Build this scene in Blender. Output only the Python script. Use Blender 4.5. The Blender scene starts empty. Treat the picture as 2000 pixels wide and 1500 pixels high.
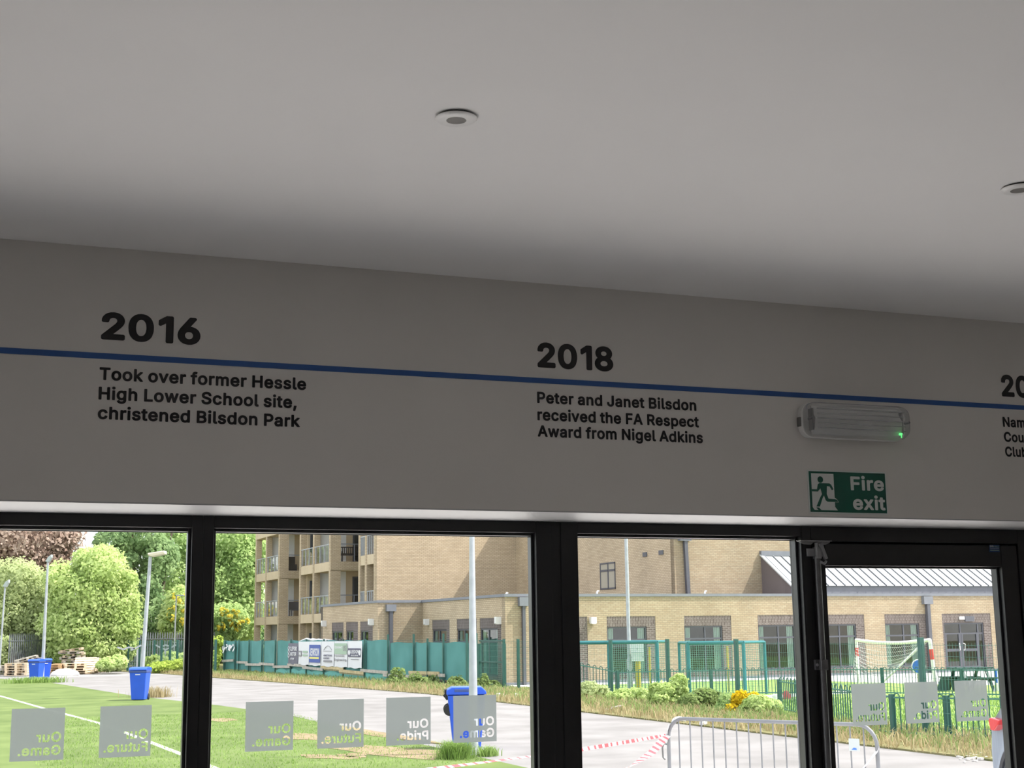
import bpy, bmesh, math, random, json
import numpy as np
from mathutils import Vector, Matrix
from math import sin, cos, tan, pi, radians, sqrt, atan2

random.seed(11)
rng = np.random.default_rng(11)
SC = bpy.context.scene
COL = SC.collection

# ------------------------------------------------------------------ camera
F_PX = 2700.0                       # focal length for a 2000 px wide frame
PITCH, ROLL, YAW = radians(10.20), radians(-0.754), radians(21.0)
CAM = Vector((0.0, -3.764, 1.80))
FWD = Vector((sin(YAW)*cos(PITCH), cos(YAW)*cos(PITCH), sin(PITCH)))
_r0 = Vector((cos(YAW), -sin(YAW), 0.0))
_u0 = _r0.cross(FWD)
RIGHT = cos(ROLL)*_r0 + sin(ROLL)*_u0
UP = -sin(ROLL)*_r0 + cos(ROLL)*_u0
cam_data = bpy.data.cameras.new('camera')
cam_data.sensor_fit = 'HORIZONTAL'
cam_data.sensor_width = 36.0
cam_data.lens = F_PX/2000.0*36.0
cam_data.clip_start = 0.05
cam_data.clip_end = 600
cam = bpy.data.objects.new('camera', cam_data)
COL.objects.link(cam)
_m = Matrix((RIGHT, UP, -FWD)).transposed().to_4x4()
_m.translation = CAM
cam.matrix_world = _m
SC.camera = cam

# ------------------------------------------------------------------ world, sun, exposure
SC.view_settings.view_transform = 'Standard'
SC.view_settings.look = 'None'
SC.view_settings.gamma = 1.0
SC.view_settings.exposure = 1.06
SC.view_settings.use_curve_mapping = False
w = bpy.data.worlds.new('sky'); SC.world = w; w.use_nodes = True
nt = w.node_tree; nt.nodes.clear()
_out = nt.nodes.new('ShaderNodeOutputWorld')
_bg = nt.nodes.new('ShaderNodeBackground')
_sky = nt.nodes.new('ShaderNodeTexSky'); _sky.sky_type = 'NISHITA'
_sky.sun_disc = False; _sky.sun_elevation = radians(52); _sky.sun_rotation = radians(110)
_scl = nt.nodes.new('ShaderNodeMix'); _scl.data_type = 'RGBA'; _scl.blend_type = 'MULTIPLY'
_scl.inputs[0].default_value = 1.0; _scl.inputs[7].default_value = (0.16, 0.16, 0.16, 1)
_tc = nt.nodes.new('ShaderNodeTexCoord')
_cl = nt.nodes.new('ShaderNodeTexNoise'); _cl.inputs['Scale'].default_value = 2.2; _cl.inputs['Detail'].default_value = 6
_rp = nt.nodes.new('ShaderNodeValToRGB')
_rp.color_ramp.elements[0].position = 0.36; _rp.color_ramp.elements[1].position = 0.58
_mx = nt.nodes.new('ShaderNodeMix'); _mx.data_type = 'RGBA'
_mx.inputs[7].default_value = (1.25, 1.27, 1.30, 1)
nt.links.new(_tc.outputs['Generated'], _cl.inputs['Vector'])
nt.links.new(_cl.outputs['Fac'], _rp.inputs['Fac'])
nt.links.new(_sky.outputs['Color'], _scl.inputs[6])
nt.links.new(_rp.outputs['Color'], _mx.inputs[0])
nt.links.new(_scl.outputs[2], _mx.inputs[6])
nt.links.new(_mx.outputs[2], _bg.inputs['Color'])
_bg.inputs['Strength'].default_value = 1.0
nt.links.new(_bg.outputs['Background'], _out.inputs['Surface'])

sun_d = bpy.data.lights.new('sun', 'SUN'); sun_d.energy = 4.2; sun_d.angle = radians(0.6)
sun_d.color = (1.0, 0.955, 0.88)
sun = bpy.data.objects.new('sun', sun_d); COL.objects.link(sun)
SUN_DIR = Vector((-0.55, 0.19, -0.82)).normalized()       # light travels this way
sun.rotation_euler = SUN_DIR.to_track_quat('-Z', 'Y').to_euler()
sun.location = (20, -30, 40)

# ------------------------------------------------------------------ pixel rays (frame 2000 x 1500)
def ray(px, py):
    return (RIGHT*((px-1000)/F_PX) - UP*((py-750)/F_PX) + FWD)
GZ = -0.20
def onZ(px, py, z=GZ):
    v = ray(px, py); return CAM + v*((z-CAM.z)/v.z)
def onY(px, py, y):
    v = ray(px, py); return CAM + v*((y-CAM.y)/v.y)
def up_at(base, py):
    """height above `base` at which a vertical line through base reaches image row py"""
    lo, hi = -5.0, 40.0
    for _ in range(50):
        m = (lo+hi)/2; q = Vector((base.x, base.y, base.z+m)) - CAM
        y = 750 - F_PX*q.dot(UP)/q.dot(FWD)
        if y > py: lo = m
        else: hi = m
    return (lo+hi)/2

# ------------------------------------------------------------------ materials
MATS = {}
ALB = 1.0          # common factor on the base colours that follow
def sc(c): return tuple(v*ALB for v in c)
def new_mat(name):
    m = bpy.data.materials.new(name); m.use_nodes = True
    return m, m.node_tree, m.node_tree.nodes['Principled BSDF']
def mat(name, col, rough=0.6, metal=0.0, var=0.0, scale=8.0, col2=None, bump=0.0, spec=0.5, detail=4.0, coord='Object', em=None):
    """principled surface with optional noise variation between col and col2"""
    m, t, b = new_mat(name); col = sc(col); col2 = sc(col2) if col2 else None
    b.inputs['Roughness'].default_value = rough
    b.inputs['Metallic'].default_value = metal
    b.inputs['Specular IOR Level'].default_value = spec
    b.inputs['Base Color'].default_value = (*col, 1)
    if em:
        b.inputs['Emission Color'].default_value = (*em[:3], 1); b.inputs['Emission Strength'].default_value = em[3]
    if col2 is None and var > 0:
        col2 = tuple(max(0, c*(1-var)) for c in col); col = tuple(min(1, c*(1+var)) for c in col)
    if col2 is not None or bump > 0:
        tc = t.nodes.new('ShaderNodeTexCoord'); n = t.nodes.new('ShaderNodeTexNoise')
        n.inputs['Scale'].default_value = scale; n.inputs['Detail'].default_value = detail
        t.links.new(tc.outputs[coord], n.inputs['Vector'])
        if col2 is not None:
            r = t.nodes.new('ShaderNodeValToRGB')
            r.color_ramp.elements[0].position = 0.32; r.color_ramp.elements[1].position = 0.68
            r.color_ramp.elements[0].color = (*col2, 1); r.color_ramp.elements[1].color = (*col, 1)
            t.links.new(n.outputs['Fac'], r.inputs['Fac']); t.links.new(r.outputs['Color'], b.inputs['Base Color'])
        if bump > 0:
            bp = t.nodes.new('ShaderNodeBump'); bp.inputs['Strength'].default_value = bump
            bp.inputs['Distance'].default_value = 0.02
            t.links.new(n.outputs['Fac'], bp.inputs['Height']); t.links.new(bp.outputs['Normal'], b.inputs['Normal'])
    MATS[name] = m
    return m

def brick(name, c1, c2, mortar, bw=0.225, bh=0.075, mort=0.011, soldier=False, rough=0.85):
    c1, c2, mortar = sc(c1), sc(c2), sc(mortar)
    m, t, b = new_mat(name); b.inputs['Roughness'].default_value = rough
    b.inputs['Specular IOR Level'].default_value = 0.2
    tc = t.nodes.new('ShaderNodeTexCoord'); s = t.nodes.new('ShaderNodeSeparateXYZ'); c = t.nodes.new('ShaderNodeCombineXYZ')
    a = t.nodes.new('ShaderNodeMath'); a.operation = 'ADD'
    t.links.new(tc.outputs['Object'], s.inputs[0])
    t.links.new(s.outputs[0], a.inputs[0]); t.links.new(s.outputs[1], a.inputs[1])
    if soldier:
        t.links.new(s.outputs[2], c.inputs[0]); t.links.new(a.outputs[0], c.inputs[1])
    else:
        t.links.new(a.outputs[0], c.inputs[0]); t.links.new(s.outputs[2], c.inputs[1])
    k = t.nodes.new('ShaderNodeTexBrick')
    k.inputs['Scale'].default_value = 1.0
    k.inputs['Brick Width'].default_value = bw; k.inputs['Row Height'].default_value = bh
    k.inputs['Mortar Size'].default_value = mort
    k.inputs['Color1'].default_value = (*c1, 1); k.inputs['Color2'].default_value = (*c2, 1)
    k.inputs['Mortar'].default_value = (*mortar, 1)
    t.links.new(c.outputs[0], k.inputs['Vector'])
    n = t.nodes.new('ShaderNodeTexNoise'); n.inputs['Scale'].default_value = 0.7; n.inputs['Detail'].default_value = 5
    t.links.new(tc.outputs['Object'], n.inputs['Vector'])
    mr = t.nodes.new('ShaderNodeMapRange'); mr.inputs['From Min'].default_value = 0.3; mr.inputs['From Max'].default_value = 0.7
    mr.inputs['To Min'].default_value = 0.88; mr.inputs['To Max'].default_value = 1.08
    t.links.new(n.outputs['Fac'], mr.inputs['Value'])
    mx = t.nodes.new('ShaderNodeVectorMath'); mx.operation = 'SCALE'
    t.links.new(k.outputs['Color'], mx.inputs[0]); t.links.new(mr.outputs[0], mx.inputs['Scale'])
    t.links.new(mx.outputs[0], b.inputs['Base Color'])
    MATS[name] = m
    return m

def glass(name, tint=(0.985, 0.98, 0.98), refl=1.0, ior=1.45):
    m = bpy.data.materials.new(name); m.use_nodes = True; t = m.node_tree; t.nodes.clear()
    o = t.nodes.new('ShaderNodeOutputMaterial'); tr = t.nodes.new('ShaderNodeBsdfTransparent'); gl = t.nodes.new('ShaderNodeBsdfGlossy')
    fr = t.nodes.new('ShaderNodeFresnel'); mx = t.nodes.new('ShaderNodeMixShader'); mu = t.nodes.new('ShaderNodeMath'); mu.operation = 'MULTIPLY'
    ge = t.nodes.new('ShaderNodeNewGeometry'); im = t.nodes.new('ShaderNodeMapRange')   # same reflectance on both faces of the pane
    im.inputs['To Min'].default_value = ior; im.inputs['To Max'].default_value = 1/ior
    t.links.new(ge.outputs['Backfacing'], im.inputs['Value']); t.links.new(im.outputs[0], fr.inputs['IOR'])
    mu.inputs[1].default_value = refl
    tr.inputs['Color'].default_value = (*tint, 1); gl.inputs['Roughness'].default_value = 0.01
    t.links.new(fr.outputs[0], mu.inputs[0]); t.links.new(mu.outputs[0], mx.inputs[0])
    t.links.new(tr.outputs[0], mx.inputs[1]); t.links.new(gl.outputs[0], mx.inputs[2]); t.links.new(mx.outputs[0], o.inputs['Surface'])
    MATS[name] = m; return m

def leafmat(name, c1, c2, trans=0.35, scale=0.5):
    c1, c2 = sc(c1), sc(c2)
    m = bpy.data.materials.new(name); m.use_nodes = True; t = m.node_tree; t.nodes.clear()
    o = t.nodes.new('ShaderNodeOutputMaterial'); d = t.nodes.new('ShaderNodeBsdfDiffuse'); tl = t.nodes.new('ShaderNodeBsdfTranslucent')
    mx = t.nodes.new('ShaderNodeMixShader'); mx.inputs[0].default_value = trans
    tc = t.nodes.new('ShaderNodeTexCoord'); n = t.nodes.new('ShaderNodeTexNoise'); n.inputs['Scale'].default_value = scale
    n.inputs['Detail'].default_value = 8; n.inputs['Roughness'].default_value = 0.7
    r = t.nodes.new('ShaderNodeValToRGB'); r.color_ramp.elements[0].position = 0.35; r.color_ramp.elements[1].position = 0.65
    r.color_ramp.elements[0].color = (*c1, 1); r.color_ramp.elements[1].color = (*c2, 1)
    t.links.new(tc.outputs['Object'], n.inputs['Vector']); t.links.new(n.outputs['Fac'], r.inputs['Fac'])
    t.links.new(r.outputs[0], d.inputs['Color']); t.links.new(r.outputs[0], tl.inputs['Color'])
    t.links.new(d.outputs[0], mx.inputs[1]); t.links.new(tl.outputs[0], mx.inputs[2]); t.links.new(mx.outputs[0], o.inputs['Surface'])
    MATS[name] = m; return m

def sheet(name, col, transp=0.3, trans=0.5, rough=0.5):
    """thin cloth or film: part see-through, part diffuse, part translucent"""
    m = bpy.data.materials.new(name); m.use_nodes = True; t = m.node_tree; t.nodes.clear()
    o = t.nodes.new('ShaderNodeOutputMaterial'); d = t.nodes.new('ShaderNodeBsdfDiffuse'); tl = t.nodes.new('ShaderNodeBsdfTranslucent')
    tp = t.nodes.new('ShaderNodeBsdfTransparent')
    a = t.nodes.new('ShaderNodeMixShader'); a.inputs[0].default_value = trans
    b = t.nodes.new('ShaderNodeMixShader'); b.inputs[0].default_value = transp
    d.inputs['Color'].default_value = (*col, 1); tl.inputs['Color'].default_value = (*col, 1)
    t.links.new(d.outputs[0], a.inputs[1]); t.links.new(tl.outputs[0], a.inputs[2])
    t.links.new(a.outputs[0], b.inputs[1]); t.links.new(tp.outputs[0], b.inputs[2]); t.links.new(b.outputs[0], o.inputs['Surface'])
    MATS[name] = m; return m

# interior
mat('wall_paint', (0.73, 0.70, 0.665), 0.85, var=0.02, scale=3, spec=0.2)
mat('ceiling_paint', (0.90, 0.885, 0.87), 0.9, var=0.012, scale=2, spec=0.15)
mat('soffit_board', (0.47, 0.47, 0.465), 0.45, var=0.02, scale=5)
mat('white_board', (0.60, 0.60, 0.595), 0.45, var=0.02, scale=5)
mat('carpet', (0.70, 0.665, 0.63), 0.95, var=0.15, scale=60)
mat('black_frame', (0.012, 0.012, 0.014), 0.38, var=0.1, scale=20)
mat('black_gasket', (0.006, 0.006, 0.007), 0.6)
mat('bead_grey', (0.035, 0.036, 0.04), 0.30, var=0.1, scale=20)
mat('steel', (0.55, 0.55, 0.56), 0.35, 0.9, var=0.08, scale=40)
mat('dark_steel', (0.14, 0.14, 0.145), 0.35, 0.4, var=0.1, scale=30)
mat('vinyl_black', (0.008, 0.007, 0.008), 0.55)
mat('vinyl_blue', (0.022, 0.09, 0.30), 0.5)
mat('sign_green', (0.006, 0.095, 0.062), 0.4, var=0.05, scale=20)
mat('sign_white', (0.70, 0.72, 0.70), 0.45)
mat('plastic_white', (0.80, 0.79, 0.77), 0.35, var=0.02, scale=12)
mat('lens_grey', (0.22, 0.215, 0.21), 0.25, 0.3, var=0.1, scale=60)
mat('bolt_steel', (0.30, 0.30, 0.305), 0.4, 0.4, var=0.1, scale=40)
mat('chrome', (0.8, 0.8, 0.8), 0.12, 1.0)
mat('led_green', (0.1, 0.8, 0.2), 0.3, em=(0.12, 1.0, 0.22, 1.0))
def clear_cover(name):
    m = bpy.data.materials.new(name); m.use_nodes = True; t = m.node_tree; t.nodes.clear()
    o = t.nodes.new('ShaderNodeOutputMaterial'); tp = t.nodes.new('ShaderNodeBsdfTransparent'); d = t.nodes.new('ShaderNodeBsdfDiffuse'); g = t.nodes.new('ShaderNodeBsdfGlossy')
    lw = t.nodes.new('ShaderNodeLayerWeight'); lw.inputs['Blend'].default_value = 0.30
    a = t.nodes.new('ShaderNodeMixShader'); b = t.nodes.new('ShaderNodeMixShader'); a.inputs[0].default_value = 0.22
    tp.inputs['Color'].default_value = (0.93, 0.94, 0.94, 1); d.inputs['Color'].default_value = (0.62, 0.62, 0.63, 1); g.inputs['Roughness'].default_value = 0.18; g.inputs['Color'].default_value = (0.75, 0.75, 0.75, 1)
    t.links.new(tp.outputs[0], a.inputs[1]); t.links.new(d.outputs[0], a.inputs[2]); t.links.new(lw.outputs['Facing'], b.inputs[0])
    t.links.new(a.outputs[0], b.inputs[1]); t.links.new(g.outputs[0], b.inputs[2]); t.links.new(b.outputs[0], o.inputs['Surface']); MATS[name] = m
clear_cover('diffuser_clear')
sheet('frosted_vinyl', (0.36, 0.395, 0.375), 0.04, 0.50)
mat('sticker_blue', (0.01, 0.05, 0.16), 0.4)
glass('window_glass')
glass('far_glass', (0.80, 0.84, 0.84), 1.0, 1.6)

# outdoors
mat('bounce_paving', (0.78, 0.76, 0.74), 0.9, col2=(0.70, 0.68, 0.66), scale=2, spec=0.2)  # kept pale so the added apron throws sunlight up to the ceiling
ALB = 0.85
mat('concrete', (0.30, 0.292, 0.284), 0.9, col2=(0.215, 0.208, 0.20), scale=0.9, detail=9, bump=0.15, spec=0.2)
mat('tarmac', (0.36, 0.35, 0.345), 0.9, col2=(0.28, 0.275, 0.265), scale=1.3, detail=9, spec=0.2)
mat('pitch_grass', (0.175, 0.235, 0.078), 0.9, col2=(0.105, 0.155, 0.045), scale=0.8, detail=12, bump=0.5, spec=0.1)
mat('lawn_grass', (0.34, 0.48, 0.14), 0.9, col2=(0.20, 0.34, 0.08), scale=3, detail=10, bump=0.4, spec=0.1)
mat('rough_ground', (0.26, 0.24, 0.12), 0.95, col2=(0.13, 0.14, 0.05), scale=2.5, detail=9, bump=0.5, spec=0.1)
mat('bare_earth', (0.34, 0.27, 0.17), 0.95, col2=(0.24, 0.19, 0.11), scale=3, detail=8, bump=0.3, spec=0.1)
mat('line_paint', (0.72, 0.76, 0.66), 0.9, col2=(0.45, 0.55, 0.35), scale=6, spec=0.1)
mat('paving', (0.74, 0.72, 0.69), 0.9, col2=(0.64, 0.62, 0.59), scale=2, spec=0.2)
brick('buff_brick', (0.47, 0.395, 0.275), (0.40, 0.315, 0.21), (0.30, 0.245, 0.17))
brick('cream_brick', (0.64, 0.525, 0.37), (0.55, 0.44, 0.30), (0.36, 0.285, 0.19))
brick('dark_brick', (0.10, 0.078, 0.07), (0.16, 0.13, 0.12), (0.27, 0.245, 0.225))
brick('dark_soldier', (0.10, 0.078, 0.07), (0.16, 0.13, 0.12), (0.27, 0.245, 0.225), 0.225, 0.075, 0.011, True)
mat('render_cream', (0.64, 0.53, 0.37), 0.9, var=0.05, scale=2, spec=0.2)
mat('balcony_panel', (0.96, 1.0, 1.04), 0.7, var=0.04, scale=2)
mat('coping_grey', (0.20, 0.215, 0.245), 0.55, var=0.06, scale=3)
mat('pipe_grey', (0.10, 0.105, 0.125), 0.45, var=0.06, scale=4)
mat('window_grey', (0.085, 0.09, 0.11), 0.4)
mat('room_dark', (0.16, 0.165, 0.165), 0.9)
mat('curtain_mint', (0.50, 0.66, 0.55), 0.9, var=0.08, scale=6)
mat('skylight_white', (0.66, 0.71, 0.73), 0.25, var=0.05, scale=1.2)
mat('lead_brown', (0.17, 0.145, 0.145), 0.7, var=0.06, scale=2)
mat('barrier_steel', (0.20, 0.21, 0.225), 0.5, 0.2, var=0.10, scale=6)
mat('upper_pane', (0.40, 0.38, 0.31), 0.15)
mat('skylight_grey', (0.55, 0.58, 0.56), 0.3, var=0.08, scale=2)
mat('galvanised', (0.44, 0.47, 0.51), 0.45, 0.2, var=0.10, scale=6)
mat('lamp_cream', (0.72, 0.64, 0.50), 0.5)
mat('lamp_grey', (0.45, 0.50, 0.50), 0.4)
mat('bin_blue', (0.018, 0.105, 0.72), 0.42, var=0.06, scale=4)
mat('bin_navy', (0.05, 0.09, 0.30), 0.45)
mat('tyre', (0.02, 0.02, 0.02), 0.8)
mat('pallet_wood', (0.52, 0.42, 0.30), 0.85, var=0.25, scale=3)
mat('pallet_grey', (0.40, 0.37, 0.31), 0.85, var=0.25, scale=3)
mat('pallet_tan', (0.72, 0.58, 0.40), 0.85, var=0.15, scale=3)
mat('pallet_orange', (0.50, 0.33, 0.17), 0.85, var=0.2, scale=3)
mat('timber_grey', (0.50, 0.47, 0.41), 0.85, var=0.2, scale=5)
mat('timber_yellow', (0.58, 0.48, 0.27), 0.85, var=0.2, scale=5)
mat('fence_green', (0.022, 0.105, 0.085), 0.5, var=0.1, scale=3)
mat('screen_green', (0.11, 0.33, 0.315), 0.8, col2=(0.075, 0.255, 0.24), scale=1.3, detail=6)
mat('screen_pale', (0.15, 0.46, 0.41), 0.8, var=0.12, scale=2)
mat('mesh_green', (0.06, 0.20, 0.16), 0.5)
mat('teal_paint', (0.025, 0.20, 0.215), 0.45, var=0.08, scale=4)
mat('net_green', (0.22, 0.46, 0.38), 0.8)
mat('net_white', (0.75, 0.76, 0.74), 0.8)
mat('yellow_paint', (0.72, 0.52, 0.03), 0.5)
mat('white_paint', (0.80, 0.80, 0.78), 0.5)
mat('red_paint', (0.62, 0.06, 0.05), 0.5)
mat('sign_blue', (0.03, 0.16, 0.60), 0.5)
mat('palisade_steel', (0.16, 0.18, 0.20), 0.55, 0.2, var=0.1, scale=4)
mat('bench_green', (0.018, 0.075, 0.06), 0.5)
mat('sack_white', (0.78, 0.78, 0.76), 0.7)
mat('banner_white', (0.80, 0.82, 0.85), 0.6)
mat('banner_slate', (0.16, 0.16, 0.21), 0.6)
mat('banner_blue', (0.07, 0.12, 0.42), 0.6)
mat('banner_sage', (0.40, 0.55, 0.42), 0.6)
mat('print_grey', (0.28, 0.28, 0.30), 0.6)
mat('print_dark', (0.09, 0.09, 0.15), 0.6)
mat('print_yellow', (0.80, 0.74, 0.25), 0.6)
mat('tape_white', (0.70, 0.68, 0.68), 0.5)
mat('tape_red', (0.55, 0.05, 0.06), 0.5)
mat('car_silver', (0.48, 0.53, 0.60), 0.25, 0.6)
mat('car_glass', (0.02, 0.025, 0.03), 0.05)
mat('car_trim', (0.04, 0.042, 0.048), 0.6)
mat('car_red', (0.62, 0.03, 0.03), 0.2)
mat('bark', (0.13, 0.10, 0.07), 0.95, var=0.2, scale=6)
mat('bark_pale', (0.42, 0.40, 0.33), 0.95, var=0.2, scale=6)
mat('black_wood', (0.03, 0.028, 0.03), 0.6)
leafmat('leaf_light', (0.38, 0.54, 0.15), (0.84, 0.97, 0.46), 0.5)
leafmat('leaf_mid', (0.28, 0.44, 0.15), (0.70, 0.88, 0.38), 0.5)
leafmat('leaf_dark', (0.16, 0.28, 0.12), (0.52, 0.70, 0.33), 0.5)
leafmat('leaf_olive', (0.34, 0.42, 0.18), (0.76, 0.86, 0.46), 0.5)
leafmat('leaf_copper', (0.24, 0.15, 0.115), (0.74, 0.60, 0.50), 0.35)
leafmat('leaf_lime', (0.34, 0.48, 0.08), (0.68, 0.82, 0.20), 0.45)
leafmat('flower_yellow', (0.72, 0.46, 0.01), (0.95, 0.74, 0.04))
leafmat('blossom_lemon', (0.62, 0.52, 0.06), (0.92, 0.80, 0.14))
leafmat('weed_green', (0.16, 0.25, 0.07), (0.40, 0.50, 0.20), scale=2)
leafmat('dry_grass', (0.34, 0.27, 0.13), (0.62, 0.54, 0.32), scale=2)
leafmat('grass_blade', (0.17, 0.29, 0.06), (0.40, 0.56, 0.18), scale=2)
M = MATS

# ------------------------------------------------------------------ mesh helpers
class MB:
    def __init__(s): s.v = []; s.f = []; s.mi = []; s.cur = 0
    def _add(s, vs, fs):
        b = len(s.v); s.v += [tuple(p) for p in vs]
        for f in fs: s.f.append(tuple(b+i for i in f)); s.mi.append(s.cur)
        return s
    def box(s, x0, x1, y0, y1, z0, z1):
        return s._add([(x0,y0,z0),(x1,y0,z0),(x1,y1,z0),(x0,y1,z0),(x0,y0,z1),(x1,y0,z1),(x1,y1,z1),(x0,y1,z1)],
                      [(0,3,2,1),(4,5,6,7),(0,1,5,4),(1,2,6,5),(2,3,7,6),(3,0,4,7)])
    def bar(s, p, q, w, h=None, up=(0,0,1)):
        p, q = Vector(p), Vector(q); h = w if h is None else h
        d = (q-p).normalized(); u = Vector(up)
        if abs(d.dot(u)) > 0.98: u = Vector((0,1,0))
        a = d.cross(u).normalized(); b = a.cross(d)
        a = a*w/2; b = b*h/2
        return s._add([p-a-b,p+a-b,p+a+b,p-a+b,q-a-b,q+a-b,q+a+b,q-a+b],
                      [(0,1,2,3),(7,6,5,4),(0,4,5,1),(1,5,6,2),(2,6,7,3),(3,7,4,0)])
    def tube(s, pts, r, n=8, caps=True):
        pts = [Vector(p) for p in pts]; k = len(pts)
        rr = r if isinstance(r, (list, tuple)) else [r]*k
        vs = []; prev = None
        for i, p in enumerate(pts):
            d = (pts[min(i+1,k-1)]-pts[max(i-1,0)]).normalized()
            if prev is None:
                u = Vector((0,0,1)) if abs(d.z) < 0.9 else Vector((1,0,0))
                a = d.cross(u).normalized()
            else:
                a = (prev - d*prev.dot(d)).normalized()
            prev = a; b = d.cross(a)
            for j in range(n):
                t = 2*pi*j/n; vs.append(p + (a*cos(t)+b*sin(t))*rr[i])
        fs = []
        for i in range(k-1):
            for j in range(n):
                fs.append((i*n+j, i*n+(j+1)%n, (i+1)*n+(j+1)%n, (i+1)*n+j))
        if caps and n > 2: fs += [tuple(range(n))[::-1], tuple((k-1)*n+j for j in range(n))]
        return s._add(vs, fs)
    def lathe(s, prof, c=(0,0,0), n=24, axis='z'):
        vs = []
        for r, z in prof:
            for j in range(n):
                t = 2*pi*j/n; a, b = r*cos(t), r*sin(t)
                vs.append({'z':(c[0]+a,c[1]+b,c[2]+z),'y':(c[0]+a,c[1]+z,c[2]+b),'x':(c[0]+z,c[1]+a,c[2]+b)}[axis])
        fs = [(i*n+j, i*n+(j+1)%n, (i+1)*n+(j+1)%n, (i+1)*n+j) for i in range(len(prof)-1) for j in range(n)]
        if prof[0][0] > 1e-6: fs.append(tuple(range(n)))
        if prof[-1][0] > 1e-6: fs.append(tuple((len(prof)-1)*n+j for j in range(n))[::-1])
        return s._add(vs, fs)
    def poly(s, pts): return s._add(pts, [tuple(range(len(pts)))])
    def prism(s, pts, d):
        """pts: planar 3d outline, extruded by vector d"""
        n = len(pts); d = Vector(d); vs = [Vector(p) for p in pts]; vs = vs + [p+d for p in vs]
        return s._add(vs, [tuple(range(n))[::-1], tuple(range(n, 2*n))] + [(i,(i+1)%n,n+(i+1)%n,n+i) for i in range(n)])
    def slab(s, pts2, z0, z1): return s.prism([(x,y,z0) for x,y in pts2], (0,0,z1-z0))

def finish(me, smooth=None):
    if smooth is not None:
        me.shade_smooth(); me.set_sharp_from_angle(angle=radians(smooth))
def tagp(o, label=None, cat=None, group=None, kind=None):
    if label: o['label'] = label
    if cat: o['category'] = cat
    if group: o['group'] = group
    if kind: o['kind'] = kind
    return o
def obj(name, mb, ms, parent=None, label=None, cat=None, group=None, kind=None, loc=None, rz=0.0, smooth=None, bev=0.0):
    me = bpy.data.meshes.new(name)
    if isinstance(mb, MB):
        me.from_pydata(mb.v, [], mb.f)
        ms = ms if isinstance(ms, (list, tuple)) else [ms]
        for m in ms: me.materials.append(M[m])
        if len(ms) > 1: me.polygons.foreach_set('material_index', mb.mi)
        bm = bmesh.new(); bm.from_mesh(me); bmesh.ops.recalc_face_normals(bm, faces=bm.faces); bm.to_mesh(me); bm.free()
    else:
        me = mb; me.name = name
        if ms: me.materials.clear(); me.materials.append(M[ms])
    finish(me, smooth)
    o = bpy.data.objects.new(name, me); COL.objects.link(o)
    if parent is not None: o.parent = parent
    if loc is not None: o.location = loc
    if rz: o.rotation_euler = (0, 0, rz)
    if bev > 0:
        b = o.modifiers.new('bevel', 'BEVEL'); b.width = bev; b.segments = 2; b.limit_method = 'ANGLE'
    return tagp(o, label, cat, group, kind)
def thing(name, label, cat, loc=(0,0,0), rz=0.0, group=None, kind=None):
    o = bpy.data.objects.new(name, None); COL.objects.link(o); o.empty_display_size = 0.1
    o.location = loc; o.rotation_euler = (0, 0, rz)
    return tagp(o, label, cat, group, kind)
def dup(root, loc=None, rz=None, label=None, group=None):
    r = root.copy(); COL.objects.link(r)
    if loc is not None: r.location = loc
    if rz is not None: r.rotation_euler = (0, 0, rz)
    if label: r['label'] = label
    if group: r['group'] = group
    for ch in list(root.children):
        c = ch.copy(); COL.objects.link(c); c.parent = r
        for g in list(ch.children):
            d = g.copy(); COL.objects.link(d); d.parent = c
    return r
def rel(root, p):
    """world point -> coordinates of an unscaled z-rotated root"""
    d = Vector(p) - Vector(root.location); a = -root.rotation_euler.z
    return Vector((d.x*cos(a)-d.y*sin(a), d.x*sin(a)+d.y*cos(a), d.z))

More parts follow.
